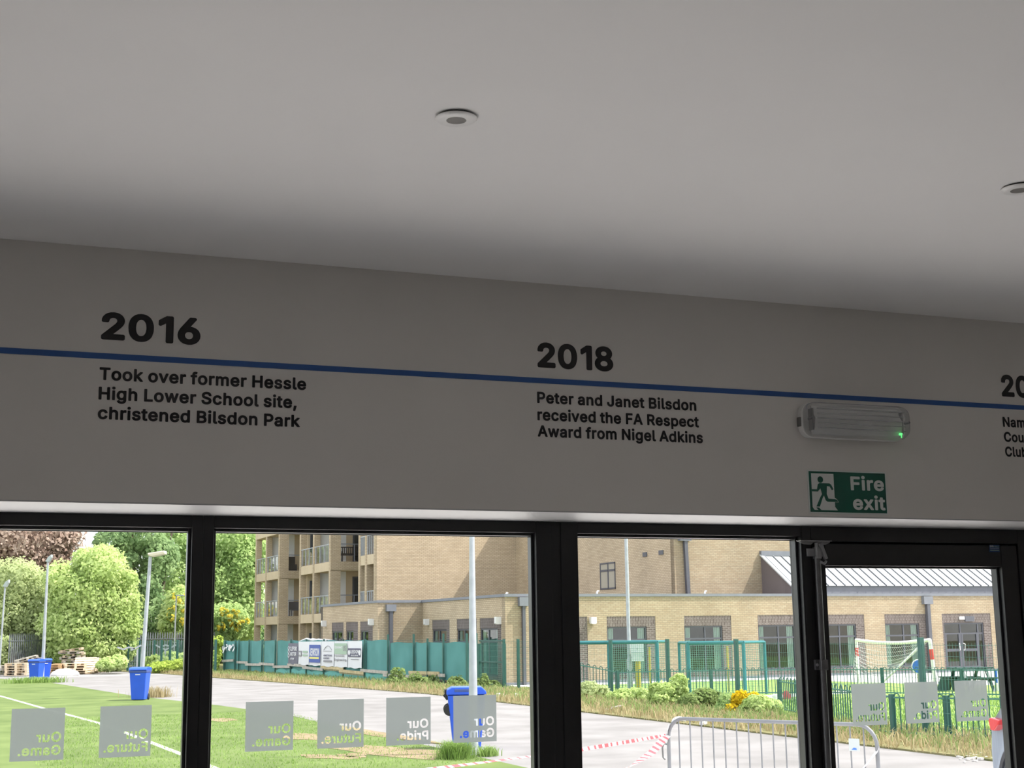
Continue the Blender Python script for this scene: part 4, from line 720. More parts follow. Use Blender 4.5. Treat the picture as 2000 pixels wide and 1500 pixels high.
# side walls of the low wing and of the extension
v_c = bl(825, 1215, u=0.0).y
hz = lambda px, py, u: bl(px, py, u=u).z
side = []
for a, b_, c in [(844, 878, 872), (892, 931, 922), (937, 979, 971)]:
    side.append((bl(b_, 1220, u=0.0).y, bl(a, 1220, u=0.0).y, bl(c, 1220, u=0.0).y))
mb = MB(); wall_cells(mb, 0.3, v_c, [(v0, v1, 0.0, zl1) for v0, v1, vc in side], HW, lambda a, b_, z0, z1: mb.box(0, 0.3, a, b_, z0, z1))
part('side_wall', mb, 'cream_brick')
for v0, v1, vc in side:
    part('lintel_band', MB().box(0.012, 0.3, v0, v1, zl0, zl1), 'dark_soldier'); part('dark_brickwork', MB().box(0.012, 0.3, v0, vc, 0, zl0), 'dark_brick'); part('dark_brickwork', MB().box(0.012, 0.3, vc, v1, 0, zs), 'dark_brick')
    glazed(vc, v1, zs, zl0, B, flip=0.05)
u_e = bl(738, 1215, v=v_c).x                         # extension's corner
v_f = bl(627, 1215, u=u_e).y
part('extension_wall', MB().box(u_e+0.3, 0.3, v_c, v_c+0.3, 0, HW), 'buff_brick')
ext = []
for a, b_, c in [(648, 671, 668), (676, 699, 690), (703.5, 728, 719)]:
    ext.append((bl(b_, 1220, u=u_e).y, bl(a, 1220, u=u_e).y, bl(c, 1220, u=u_e).y))
mb = MB(); wall_cells(mb, v_c, v_f, [(v0, v1, 0.0, zl1) for v0, v1, vc in ext], HW, lambda a, b_, z0, z1: mb.box(u_e, u_e+0.3, a, b_, z0, z1))
part('extension_side_wall', mb, 'cream_brick')
for v0, v1, vc in ext:
    part('lintel_band', MB().box(u_e+0.012, u_e+0.3, v0, v1, zl0, zl1), 'dark_soldier'); part('dark_brickwork', MB().box(u_e+0.012, u_e+0.3, v0, vc, 0, zl0), 'dark_brick'); part('dark_brickwork', MB().box(u_e+0.012, u_e+0.3, vc, v1, 0, zs), 'dark_brick')
    glazed(vc, v1, zs, zl0, B, flip=u_e+0.05)
part('flat_roof', MB().box(0.3, U1, 0.3, 18, HW-0.25, HW-0.1).box(u_e+0.3, 4, v_c+0.3, v_f, HW-0.25, HW-0.1).box(u_e, 3, v_f-0.3, v_f, 0, HW), 'lead_brown')
cp = MB(); k = 0.05
cp.box(-k, U1, -k, 0.33, HW, HW+0.11).box(-k, 0.33, 0.33, v_c, HW, HW+0.11).box(u_e-k, 0.33, v_c-k, v_c+0.33, HW, HW+0.11).box(u_e-k, u_e+0.33, v_c+0.33, v_f, HW, HW+0.11)
part('coping', cp, 'coping_grey')
part('interior', MB().box(0.4, U1, 2.6, 2.7, 0, HW-0.3).box(2.0, 2.1, 0.4, v_c, 0, HW-0.3).box(u_e+1.6, u_e+1.7, v_c+0.4, v_f, 0, HW-0.3).box(0.4, U1, 0.35, 2.6, -0.05, 0.0), 'room_dark')
def downpipe(p, z0, z1, horiz, hop=(0.36, 0.24, 0.30), r=0.07):
    o = MB().bar((p[0], p[1], z0), (p[0], p[1], z1-hop[2]), r*2, r*2)
    pp = part('downpipe', o, 'pipe_grey')
    obj('hopper', MB().box(p[0]-hop[0]/2, p[0]+hop[0]/2, p[1]-hop[1]/2, p[1]+hop[1]/2, z1-hop[2], z1), 'coping_grey', pp, label='grey box hopper head')
downpipe((bl(1814, 1215, v=-0.1).x, -0.09), 0, HW-0.02, 0, (0.5, 0.2, 0.34), 0.085)
downpipe((bl(762, 1215, v=v_c).x, v_c-0.1), 0, HW-0.08, 0, (0.44, 0.2, 0.30), 0.075)
downpipe((bl(1021, 1215, v=0).x, -0.09), 0, HW-0.02, 0, (0.40, 0.2, 0.34), 0.06)
for (px, py, kw, s_) in [(1158.5, 1212, dict(v=-0.12), 0.24), (633, 1218, dict(u=u_e-0.10), 0.26), (725, 1215, dict(u=u_e-0.10), 0.26), (833, 1215, dict(u=-0.10), 0.24), (973, 1212, dict(u=-0.10), 0.26)]:
    p = bl(px, py, **kw); h = s_/2
    o = MB().prism([(p.x-h, p.y-0.08, p.z+h*1.1), (p.x+h, p.y-0.08, p.z+h*1.1), (p.x+h, p.y-0.08, p.z-h*0.8), (p.x+h*0.7, p.y-0.08, p.z-h*1.1), (p.x-h*0.7, p.y-0.08, p.z-h*1.1), (p.x-h, p.y-0.08, p.z-h*0.8)], (0, 0.17, 0))
    part('wall_light', o, 'white_paint', label='white box wall light')
p = bl(1878.5, 1207, v=-0.03); part('alarm_box', MB().box(p.x-0.14, p.x+0.14, -0.06, 0.012, p.z-0.07, p.z+0.07), 'white_paint')
p = bl(1893.5, 1208.5, v=-0.03); part('door_light', MB().box(p.x-0.26, p.x+0.26, -0.06, 0.012, p.z-0.12, p.z+0.12), 'pipe_grey')
for px, py in ((1166, 1156), (1376.5, 1156), (988, 1160)):
    p = bl(px, py, v=0.9); part('roof_vent', MB().tube([(p.x, 0.9, HW-0.1), (p.x, 0.9, p.z-0.02), (p.x+0.03, 0.9, p.z+0.03), (p.x+0.08, 0.9, p.z+0.02)], 0.04, 8), 'white_paint', smooth=50)

# ---- tall apartment block behind the low wing
UW = bl(735, 1150, v=20.7).x
VG = 20.7
VS = 3.7
US = bl(1317, 1100, v=VS).x
HT = 9.6
part('gable_wall', MB().box(UW+0.02, US+0.3, VG, VG+0.3, 0, HT), 'cream_brick')
part('tower_side_wall', MB().box(US, US+0.3, VS, VG, 2.5, HT), 'cream_brick')
part('tower_front_wall', MB().box(US, U1+8, VS-0.01, VS+0.3, 2.5, HT), 'buff_brick')
part('tower_roof', MB().box(UW+0.7, U1+8, VG+0.3, VG+26.0, HT-0.3, HT).box(US, U1+8, VS, VG+0.3, HT-0.3, HT), 'lead_brown')
p = bl(1337, 1100, v=VS-0.12)
o = part('downpipe', MB().bar((p.x+0.15, VS-0.1, HW-0.1), (p.x, VS-0.1, 9.3), 0.16, 0.16), 'pipe_grey')
q = bl(1337, 1053, v=VS-0.1); obj('hopper', MB().box(q.x-0.3, q.x+0.28, VS-0.22, VS, q.z-0.07, q.z+0.4), 'coping_grey', o)
a, b_ = bl(1172, 1099, u=US), bl(1203, 1150, u=US)
v0, v1 = b_.y, a.y; z0, z1 = b_.z, (a.z+bl(1203, 1098, u=US).z)/2
f = MB().box(US-0.03, US+0.02, v0, v0+0.07, z0, z1).box(US-0.03, US+0.02, v1-0.07, v1, z0, z1).box(US-0.03, US+0.02, v0, v1, z0, z0+0.08).box(US-0.03, US+0.02, v0, v1, z1-0.08, z1)
zm = z0+(z1-z0)*0.70; vm = v0+(v1-v0)*0.47
f.box(US-0.03, US+0.02, v0, v1, zm-0.05, zm+0.05).box(US-0.03, US+0.02, vm-0.05, vm+0.05, z0, z1)
fr = part('upper_window', f, 'window_grey'); obj('pane', MB().box(US-0.012, US-0.006, v0, v1, z0, z1), 'upper_pane', fr)
for (px, py) in ((1260, 1083), (1291.5, 1079)):
    p = bl(px, py, u=US); part('air_vent', MB().box(US-0.03, US+0.01, p.y-0.2, p.y+0.2, p.z-0.1, p.z+0.1), 'window_grey')
# skylight lean-to
p = bl(1485.5, 1085, v=VS); q = bl(1542, 1143, v=VS-2.2)
SU, SZ1, SZ0, SV = p.x, p.z, bl(1560, 1143, v=VS-2.2).z, VS-2.2
bd = MB().prism([(SU, VS, HW-0.2), (SU, VS, SZ1), (SU, SV, SZ0), (SU, SV, HW-0.2)], (28, 0, 0))
o = part('skylight', bd, 'lead_brown')
rb = MB()
L = 28.0; step = 0.46; n = int(L/step); dn = Vector((0, (SZ1-SZ0), (VS-SV))).normalized()
for i in range(n):
    x0 = SU+0.1+i*step
    A, Bq = Vector((x0, VS-0.03, SZ1)), Vector((x0, SV-0.08, SZ0-0.04))
    off = Vector((0, -0.02, 0.02))
    Cq = A.lerp(Bq, 0.36); wv = Vector((step-0.03, 0, 0))
    for nm_, t, p_, q_ in ((('solid_panel', 'galvanised', A, Bq),) if i % 6 == 4 else (('upper_glazing', 'skylight_grey', A, Cq), ('skylight_glazing', 'skylight_white', Cq, Bq))):
        obj(nm_, MB()._add([p_+off, p_+off+wv, q_+off+wv, q_+off], [(0, 1, 2, 3)]), t, o)
    rb.bar(A+off*2, Bq+off*2, 0.035, 0.04)
obj('skylight_bar', rb, 'coping_grey', o)
obj('fascia', MB().box(SU+0.02, SU+L, SV-0.03, SV-0.002, HW-0.1, SZ0-0.02), 'coping_grey', o, label='grey fascia below the glazing')
obj('skylight_flashing', MB().box(SU-0.06, SU+L, VS-0.16, VS, SZ1-0.02, SZ1+0.20), 'coping_grey', o)
eg = MB(); eg.bar((SU+0.03, VS-0.03, SZ1+0.03), (SU+0.03, SV-0.12, SZ0-0.03), 0.2, 0.06); obj('edge_trim', eg, 'skylight_white', o)

# ---- balcony bays on the west face
tops = [0.05, 3.27, 6.24, 9.21]
def bay(pf, pm, pn, open_end, last=False):
    yy = 1150
    vf, vm, vn = (bl(x, yy, u=UW).y for x in (pf, pm, pn))
    DU = 2.6
    pil = 0.34
    for z in tops[1:]:
        part('balcony_slab', MB().box(UW+0.02, UW+DU, vn, vf, z-0.53, z), 'render_cream')
    for v, w_ in ((vf, pil), (vm, pil), (vn, pil)):
        part('pillar', MB().box(UW, UW+0.38, v-w_ if v == vf else v, v if v == vf else v+w_, 0, HT), 'cream_brick')
    if not last:
        part('corner_pier', MB().box(UW+0.38, UW+0.62, vn, vn+0.34, 0, HT), 'cream_brick')
    for z in tops[1:]:
        if not last: part('slab_edge', MB().box(UW, UW+DU+0.6, vn-0.03, vn, z-0.5, z), 'cream_brick')
    # partitions seen through the openings
    part('balcony_partition', MB().box(UW+0.30, UW+DU, vm+pil, vm+pil+0.08, 0, HT), 'balcony_panel')
    if not open_end:
        part('balcony_wall', MB().box(UW+0.38, UW+DU, vf-pil-0.1, vf-pil, 0, HT), 'render_cream')
    part('balcony_rear_wall', MB().box(UW+DU, UW+DU+0.2, vn, vf if not open_end else vm+pil, 0, HT), 'render_cream')
    # recess in the notch next to this bay (nearer end): panel, wall and door facing south
    if not last:
        part('recess_panel', MB().box(UW+0.62, UW+1.35, vn+1.3, vn+1.4, 0, HT), 'balcony_panel')
        part('recess_wall', MB().box(UW+1.35, UW+DU+0.8, vn+1.3, vn+1.4, 0, HT), 'render_cream')
    for z in tops[:3]:
        if not open_end:
            wv = vf-pil-0.12
            f = part('balcony_window', MB().box(UW+0.55, UW+1.15, wv-0.05, wv, z+0.9, z+2.1), 'window_grey')
            obj('pane', MB().box(UW+0.63, UW+1.07, wv-0.06, wv-0.045, z+0.98, z+2.02), 'far_glass', f)
        if not last:
            f = part('balcony_door', MB().box(UW+1.75, UW+2.55, vn+1.24, vn+1.3, z+0.02, z+2.15), 'window_grey')
            obj('pane', MB().box(UW+1.84, UW+2.10, vn+1.22, vn+1.235, z+0.15, z+2.05).box(UW+2.2, UW+2.46, vn+1.22, vn+1.235, z+0.15, z+2.05), 'far_glass', f)
    # railings
    for z in tops[1:3]:
        for v0, v1 in ((vm+pil, vf-pil), (vn+pil, vm)):
            L_ = v1-v0; r = MB(); r.bar((UW+0.04, v0, z+1.02), (UW+0.04, v1, z+1.02), 0.05)
            for i in range(4):
                v = v0+L_*(0.06+0.88*i/3); r.bar((UW+0.04, v, z), (UW+0.04, v, z+1.02), 0.045)
            o = part('balcony_railing', r, 'galvanised')
            obj('railing_glass', MB().box(UW+0.07, UW+0.08, v0+0.05, v1-0.05, z+0.08, z+0.95), 'railing_glass' if 'railing_glass' in M else 'window_glass', o)
        if not last:
            r = MB(); r.bar((UW+0.62, vn-0.02, z+1.02), (UW+DU, vn-0.02, z+1.02), 0.05)
            r.bar((UW+1.45, vn-0.02, z), (UW+1.45, vn-0.02, z+1.02), 0.045)
            o = part('balcony_railing', r, 'coping_grey')
            obj('railing_glass', MB().box(UW+0.65, UW+DU, vn-0.015, vn-0.005, z+0.08, z+0.95), 'window_glass', o)
    return vf, vm, vn
b3 = bay(497.5, 520, 545, True)
b2 = bay(584, 613, 645, False)
b1 = bay(699.5, 716, 733.5, False, True)
part('parapet', MB().box(UW-0.01, UW+0.02, b3[2], b3[0], 8.68, HT).box(UW+0.5, UW+0.7, b1[0], b3[0], 9.2, HT), 'render_cream')
# garden furniture on the balconies
def balcony_thing(name, mb, m, label, cat, u, v, z, group=None):
    p = Vector(B.location)+Vector((u*ca-v*sa, u*sa+v*ca, z))
    return obj(name, mb, m, None, label, cat, group, loc=p, rz=BR)
bn = MB().box(0, 1.55, 0.0, 0.45, 0.38, 0.43).box(0, 1.55, 0.42, 0.47, 0.84, 0.90).box(0, 1.55, 0.42, 0.47, 0.46, 0.52)
for i in range(12): bn.box(0.04+i*0.125, 0.09+i*0.125, 0.43, 0.46, 0.5, 0.86)
for x in (0, 1.48): bn.box(x, x+0.07, 0, 0.07, 0, 0.62).box(x, x+0.07, 0.41, 0.48, 0, 0.90)
balcony_thing('balcony_bench', bn, 'black_wood', 'dark slatted bench on the upper balcony nearest the gable', 'bench', UW+0.75, b2[2]+0.25, tops[2])
ch = MB().box(0, 0.6, 0, 0.6, 0.0, 0.42).box(0, 0.6, 0.5, 0.6, 0.42, 0.95)
balcony_thing('balcony_armchair', ch, 'black_wood', 'dark armchair on the upper balcony of the middle recess', 'chair', UW+0.66, b3[2]+0.25, tops[2])
balcony_thing('balcony_chair', MB().box(0, 0.9, 0, 0.6, 0.36, 0.42).box(0, 0.9, 0.55, 0.6, 0.42, 0.95).box(0, 0.06, 0, 0.06, 0, 0.36).box(0.84, 0.9, 0, 0.06, 0, 0.36).box(0, 0.06, 0.54, 0.6, 0, 0.36).box(0.84, 0.9, 0.54, 0.6, 0, 0.36), 'pipe_grey', 'grey seat on the lower balcony of the middle recess', 'chair', UW+0.9, b3[2]+0.25, tops[1])
# ================================================================== FENCES
def post_h(base, py): return up_at(base, py)
# ---- green screened fence on the far side of the yard
fpx = [(436, 1316.0), (442, 1316.0), (463, 1316.5), (470, 1317), (490, 1318), (515.5, 1319.5), (541.7, 1321), (572, 1322.5), (602.7, 1324.5), (637, 1327), (675, 1329.5), (717, 1332), (763, 1334.5), (813.5, 1336.5), (840.7, 1338), (872, 1339.5), (918, 1341), (937, 1342)]
FP = [onZ(x, y, GZ) for x, y in fpx]
FH = 1.78
scr = thing('screened_fence', 'long dark green screened fence with grey timber boards behind the yard', 'fence', FP[8])
R_ = lambda p: rel(scr, p)
nrm = lambda a, b_: (lambda d: Vector((-d.y, d.x, 0)) if (-d.y*d.x) < 9 else d)((b_-a).normalized())
def front(a, b_):
    d = (b_-a); d.z = 0; d.normalize(); n = Vector((d.y, -d.x, 0))
    return n if n.dot(CAM-a) > 0 else -n
for p, (x, y) in zip(FP[1:], fpx[1:]):
    h = FH + (0.22 if x in (763, 813.5, 872, 918, 937) else 0.04)
    q = R_(p); obj('post', MB().box(-0.035, 0.035, -0.035, 0.035, -0.1, h), 'fence_green', scr, loc=q+front(FP[0], FP[-1])*0.13)
for i, (a, b_) in enumerate(zip(FP[:-1], FP[1:])):
    if fpx[i][0] >= 918: continue
    L_ = (b_-a).length; n = max(2, int(L_/0.5)); mb = MB(); f = front(a, b_)
    vs = []; hh = FH-0.02-(0.10 if fpx[i][0] >= 763 else 0)
    for k in range(n+1):
        t = k/n; bul = 0.05*sin(pi*t)+0.02*sin(9*t+i)
        for zz in range(5):
            z = 0.22+(hh-0.22)*zz/4 + (0.03*sin(7*t+2*i) if zz == 4 else 0) + (0.05*sin(5*t*pi) if zz == 0 else 0)
            vs.append(R_(a.lerp(b_, t)+f*(0.04+bul*(0.4+0.6*sin(zz*1.3+i)**2))+Vector((0, 0, z))))
    mb._add(vs, [(k*5+z, (k+1)*5+z, (k+1)*5+z+1, k*5+z+1) for k in range(n) for z in range(4)])
    obj('screen_panel', mb, 'screen_green', scr, smooth=60)
    if 541 <= fpx[i][0] <= 717:      # paler scalloped sheet along the foot
        lo = MB(); vs = []; m_ = 14
        for k in range(m_+1):
            t = k/m_; top = 0.30+0.12*abs(sin(t*pi*1.5+i))
            vs += [R_(a.lerp(b_, t)+f*0.10+Vector((0, 0, 0.0))), R_(a.lerp(b_, t)+f*0.10+Vector((0, 0, top)))]
        lo._add(vs, [(2*k, 2*k+2, 2*k+3, 2*k+1) for k in range(m_)])
        obj('foot_sheet', lo, 'screen_pale', scr)
    mw = MB()                         # wire mesh showing above the screen
    for zz in (FH+0.02, FH+0.10): mw.bar(R_(a+Vector((0, 0, zz-0.12))), R_(b_+Vector((0, 0, zz-0.12))), 0.008)
    obj('top_wire', mw, 'mesh_green', scr)
def onfence(px, py, out=0.12):
    r = ray(px, py)
    for a, b_ in zip(FP[:-1], FP[1:]):
        d = b_-a; n = Vector((-d.y, d.x, 0)).normalized(); den = r.dot(n)
        t = (a-CAM).dot(n)/den; p = CAM+r*t; s = (p-a).dot(d)/d.length_squared
        if -0.03 <= s <= 1.03 and t > 0:
            return p+front(a, b_)*out
    a, b_ = (FP[0], FP[1]) if px < 500 else (FP[-2], FP[-1])
    d = b_-a; n = Vector((-d.y, d.x, 0)).normalized(); t = (a-CAM).dot(n)/r.dot(n); return CAM+r*t+front(a, b_)*out
for x0, y0, x1, y1, m_ in [(437, 1291, 461, 1289.5, 0), (468, 1293, 489, 1294, 0), (484.5, 1297.5, 515, 1298, 0), (512, 1296, 541, 1298, 0), (539, 1302, 572, 1302, 0), (567, 1298, 604, 1300, 0), (597, 1303, 637, 1307.5, 0), (633, 1302.5, 677, 1306, 1), (669, 1309.5, 717, 1314.5, 1), (711, 1309, 764, 1313.5, 0), (755, 1318, 816, 1321.5, 0), (805, 1313, 865, 1315, 1), (863, 1318.5, 875, 1319, 0)]:
    a, b_ = onfence(x0, y0, 0.16), onfence(x1, y1, 0.16)
    mb = MB().bar(R_(a), R_(b_), 0.035, 0.125)
    if m_:
        for k in range(22): p = a.lerp(b_, (k+0.5)/22); mb.bar(R_(p+Vector((0, 0, -0.055))), R_(p+Vector((0, 0, -0.13))), 0.03, 0.03)
    obj('timber_board', mb, 'timber_yellow' if m_ else 'timber_grey', scr)
mb = MB().bar(R_(onfence(861, 1315, .2)), R_(onfence(856, 1339, .5)), 0.05, 0.07); obj('loose_batten', mb, 'timber_yellow', scr)

# ---- sponsor banners hung on the fence
def banner(x0, x1, ya0, ya1, yb0, yb1, m_, label, paint):
    a0, a1 = onfence(x0, ya0, 0.19), onfence(x1, ya1, 0.19)
    W_ = (Vector((a1.x, a1.y, 0))-Vector((a0.x, a0.y, 0))).length; H_ = ((a0.z-onfence(x0, yb0, .19).z)+(a1.z-onfence(x1, yb1, .19).z))/2
    rz = atan2(a1.y-a0.y, a1.x-a0.x)
    base = Vector(((a0.x+a1.x)/2, (a0.y+a1.y)/2, (a0.z+a1.z)/2-H_))
    t = thing('banner', label, 'banner', base, rz, 'sponsor banners on the green fence')
    n = 10; vs = []; mb = MB()
    for k in range(n+1):
        for j in range(5):
            x = -W_/2+W_*k/n; y = 0.012*sin(k*1.1+j*0.7)*(1 if j < 4 else 0.3); z = H_*j/4+(0.02*sin(k*0.9) if j == 0 else 0)
            vs.append((x, y, z))
    mb._add(vs, [(k*5+j, (k+1)*5+j, (k+1)*5+j+1, k*5+j+1) for k in range(n) for j in range(4)])
    obj('sheet', mb, m_, t, smooth=60)
    paint(t, W_, H_)
YB_ = -0.03
def rect(t, W_, H_, x0, x1, z0, z1, m_, y=YB_, name='print_block'):
    obj(name, MB().box(-W_/2+W_*x0, -W_/2+W_*x1, y-0.002, y, H_*z0, H_*z1), m_, t)
def wr(t, W_, H_, s, x0, x1, z0, z1, m_, b=0.03, y=-0.036):
    write(s, H_*(z1-z0), W_*(x1-x0), m_, t, (-W_/2+W_*x0, y, H_*z0), b)
def p1(t, W_, H_):
    for z in (0.40, 0.58, 0.76): obj('print_ring', MB().tube([(-W_/2+W_*(0.13+0.07*cos(a)), YB_-0.004, H_*(z+0.08*sin(a))) for a in np.linspace(0, 2*pi, 15)], 0.014, 5), 'banner_white', t)
    wr(t, W_, H_, 'CLIFFORD', .27, .93, .64, .84, 'banner_white'); wr(t, W_, H_, 'MOTOR', .29, .88, .40, .58, 'banner_white'); wr(t, W_, H_, 'STORE', .30, .68, .22, .30, 'banner_white', .01)
def p2(t, W_, H_):
    rect(t, W_, H_, .06, .36, .36, .60, 'print_grey'); wr(t, W_, H_, 'N', .12, .30, .41, .55, 'banner_white')
    rect(t, W_, H_, .46, .90, .52, .60, 'banner_sage'); rect(t, W_, H_, .46, .90, .38, .45, 'banner_sage')
def p3(t, W_, H_):
    rect(t, W_, H_, .05, .97, .13, .86, 'banner_blue')
    wr(t, W_, H_, 'JEWSON', .10, .90, .40, .72, 'banner_white', .035); rect(t, W_, H_, .08, .88, .28, .36, 'print_yellow', YB_-.003)
def p4(t, W_, H_):
    obj('print_curve', MB().tube([(-W_/2+W_*(0.25+0.6*k/12), YB_, H_*(0.66+0.16*sin(pi*k/12))) for k in range(13)], 0.012, 5), 'print_grey', t)
    rect(t, W_, H_, .18, .85, .60, .615, 'print_grey')
    wr(t, W_, H_, 'ARMSTRONG', .22, .88, .40, .475, 'print_dark', .02); wr(t, W_, H_, 'ACADEMY', .22, .68, .29, .365, 'print_dark', .02); rect(t, W_, H_, .22, .88, .17, .245, 'print_grey')
def p5(t, W_, H_):
    rect(t, W_, H_, .05, .97, .50, .92, 'banner_sage'); wr(t, W_, H_, 'Connect', .09, .66, .72, .82, 'banner_white', .01); wr(t, W_, H_, 'US', .70, .92, .62, .84, 'print_grey', .02)
    wr(t, W_, H_, 'Technical', .06, .80, .40, .47, 'print_grey', .01); wr(t, W_, H_, 'Engineering', .06, .95, .24, .33, 'print_grey', .01)
def p6(t, W_, H_):
    rect(t, W_, H_, .06, .94, .41, .73, 'print_dark')
    wr(t, W_, H_, 'LEEDON', .24, .82, .54, .67, 'banner_white', .03); wr(t, W_, H_, 'BUILDERS', .28, .78, .44, .49, 'banner_white', .01)
    for cx in (.14, .88): obj('print_ring', MB().lathe([(0, -0.006), (W_*0.075, -0.006), (W_*0.075, 0)], (-W_/2+W_*cx, YB_, H_*.57), 16, 'y'), 'banner_white', t)
    rect(t, W_, H_, .26, .80, .31, .335, 'print_grey')
banner(570, 590, 1257, 1255.5, 1296, 1298, 'banner_slate', 'dark slate banner, leftmost on the green fence', p1)
banner(590.3, 611.5, 1253, 1253, 1298, 1299, 'banner_white', 'white banner with small grey square, second from the left on the fence', p2)
banner(611.7, 635, 1253, 1252.5, 1299, 1301, 'banner_white', 'white banner with bold blue panel and yellow bar on the fence', p3)
banner(635.3, 660.5, 1252.5, 1252.5, 1300, 1303, 'banner_white', 'white banner with thin curve and dark text on the fence', p4)
banner(661, 687, 1252.5, 1252, 1302, 1304, 'banner_white', 'pale banner with sage green panel on the fence', p5)
banner(687.3, 715, 1252, 1251.5, 1303.5, 1306, 'banner_white', 'white banner with dark rounded logo, rightmost on the green fence', p6)
# white striped cover bulging behind the leftmost banner
a0 = onfence(566, 1258, -0.5); t = MB()
for k in range(4):
    p0 = onfence(572, 1255-k*0.3, -0.3-0.3*k); p1_, p2_ = onfence(588, 1248+k*0.8, -0.3-0.3*k), onfence(604, 1252.5, -0.3-0.3*k)
    pts = [p0.lerp(p1_, s) if s <= 1 else p1_.lerp(p2_, s-1) for s in (0, .5, 1, 1.5, 2)]
    t.tube([p-a0 for p in pts], 0.06, 6)
obj('tarpaulin', t, 'sack_white', None, 'white folded cover showing above the dark banner behind the fence', 'cover', loc=a0, smooth=60)

# ---- green mesh fence with tall posts along the verge
mesh_px = [(985, 1345, 1248), (1013, 1346, 1248), (1084, 1350, 1248), (1195, 1359, 1250), (1307, 1374, 1248), (1443, 1394, 1248), (1810, 1442, 1245)]
MP = [onZ(x, y) for x, y, _ in mesh_px]
mf = thing('mesh_fence', 'tall green welded mesh fence on square posts along the verge', 'fence', MP[4])
Rm = lambda p: rel(mf, p)
for p, (x, y, yt) in zip(MP, mesh_px):
    obj('post', MB().box(-0.045, 0.045, -0.045, 0.045, -0.1, up_at(p, yt)), 'fence_green', mf, loc=Rm(p))
MX = MP + [MP[-1]+(MP[-1]-MP[-2])*0.5]
for a, b_ in zip(MX[:-1], MX[1:]):
    L_ = (b_-a).length; mb = MB(); n = int(L_/0.10)
    for k in range(n): p = Rm(a.lerp(b_, (k+0.5)/n)); mb.bar(p+Vector((0, 0, 0.05)), p+Vector((0, 0, 1.72)), 0.0032)
    for k in range(9):
        z = 0.08+k*0.2; mb.bar(Rm(a+Vector((0, 0, z))), Rm(b_+Vector((0, 0, z))), 0.005)
    obj('mesh_panel', mb, 'mesh_green', mf)
# gate bay in the fence behind the nearest lamp post
g = thing('mesh_gate', 'green framed mesh gate behind the nearest lamp post', 'gate', onZ(940, 1343))
Rg = lambda p: rel(g, p)
ga, gb = onZ(937, 1343), onZ(985, 1346); gm = MB()
for p in (ga, gb): gm.bar(Rg(p), Rg(p+Vector((0, 0, up_at(p, 1257)))), 0.12)
for z in (0.1, 0.95, 1.72): gm.bar(Rg(ga+Vector((0, 0, z))), Rg(gb+Vector((0, 0, z))), 0.05)
obj('gate_frame', gm, 'fence_green', g)
gm = MB()
for k in range(30): p = Rg(ga.lerp(gb, (k+0.5)/30)); gm.bar(p+Vector((0, 0, 0.1)), p+Vector((0, 0, 1.7)), 0.008)
for k in range(8): gm.bar(Rg(ga+Vector((0, 0, 0.15+0.2*k))), Rg(gb+Vector((0, 0, 0.15+0.2*k))), 0.008)
obj('mesh_panel', gm, 'mesh_green', g)

# ---- bow-topped railings
def bowtop(name, pts, h, label, pitch=0.10, r=0.012, skip=0):
    t = thing(name, label, 'railings', pts[0], group=None); Rb = lambda p: rel(t, p)
    for i, p in enumerate(pts[skip:]): obj('post', MB().box(-0.04, 0.04, -0.04, 0.04, -0.3, h+0.02), 'fence_green', t, loc=Rb(p))
    for a, b_ in zip(pts[:-1], pts[1:]):
        L_ = (b_-a).length; d = (b_-a).normalized(); n = int(L_/(pitch*2)); mb = MB()
        for k in range(n):
            c0 = a+d*(pitch*(2*k+0.5)); c1 = c0+d*pitch; up = Vector((0, 0, 1))
            pl = [c0+up*0.06, c0+up*(h-0.01)]+[c0.lerp(c1, 0.5)+d*(-pitch/2*cos(s))+up*(h-0.01+pitch*0.55*sin(s)) for s in (pi*0.2, pi*0.4, pi*0.6, pi*0.8)]+[c1+up*(h-0.01), c1+up*0.06]
            mb.tube([Rb(p) for p in pl], r, 5, False)
        obj('picket_panel', mb, 'fence_green', t, smooth=60)
        ra = MB().bar(Rb(a+Vector((0, 0, h-0.03))), Rb(b_+Vector((0, 0, h-0.03))), 0.035, 0.03).bar(Rb(a+Vector((0, 0, 0.09))), Rb(b_+Vector((0, 0, 0.09))), 0.035, 0.03)
        obj('rail', ra, 'mesh_green', t)
    return t
def at_h(px, py, z):     # foot of a vertical whose top, z above the ground, shows at px, py
    p = onZ(px, py, GZ+z); return Vector((p.x, p.y, GZ))
def lvl(px, py, q, h):   # same distance as q, on ground that rises or falls
    d = (q-CAM).dot(FWD); p = CAM+ray(px, py)*d; return Vector((p.x, p.y, p.z-h))
bowtop('bow_top_railings', [lvl(1118, 1294, at_h(1206, 1311, 0.80), 0.80)]+[at_h(x, y, 0.80) for x, y in ((1206, 1311), (1388, 1308), (1560, 1306), (1722, 1305.5), (1877, 1306.5), (2010, 1307))], 0.80, 'green bow-topped railings further back around the playground', 0.10, 0.012)
bowtop('bow_top_railings', [at_h(1521, 1326, 0.80), at_h(1741, 1359, 0.76)], 0.77, 'green bow-topped railings sloping between the door mullion and the leftmost door square', 0.17, 0.014)
bowtop('bow_top_railings', [at_h(x, y, 0.76) for x, y in ((1741, 1359), (1848, 1360.5), (1958, 1362), (2080, 1364))], 0.76, 'near green bow-topped railings behind the squares on the fire exit door', skip=1)

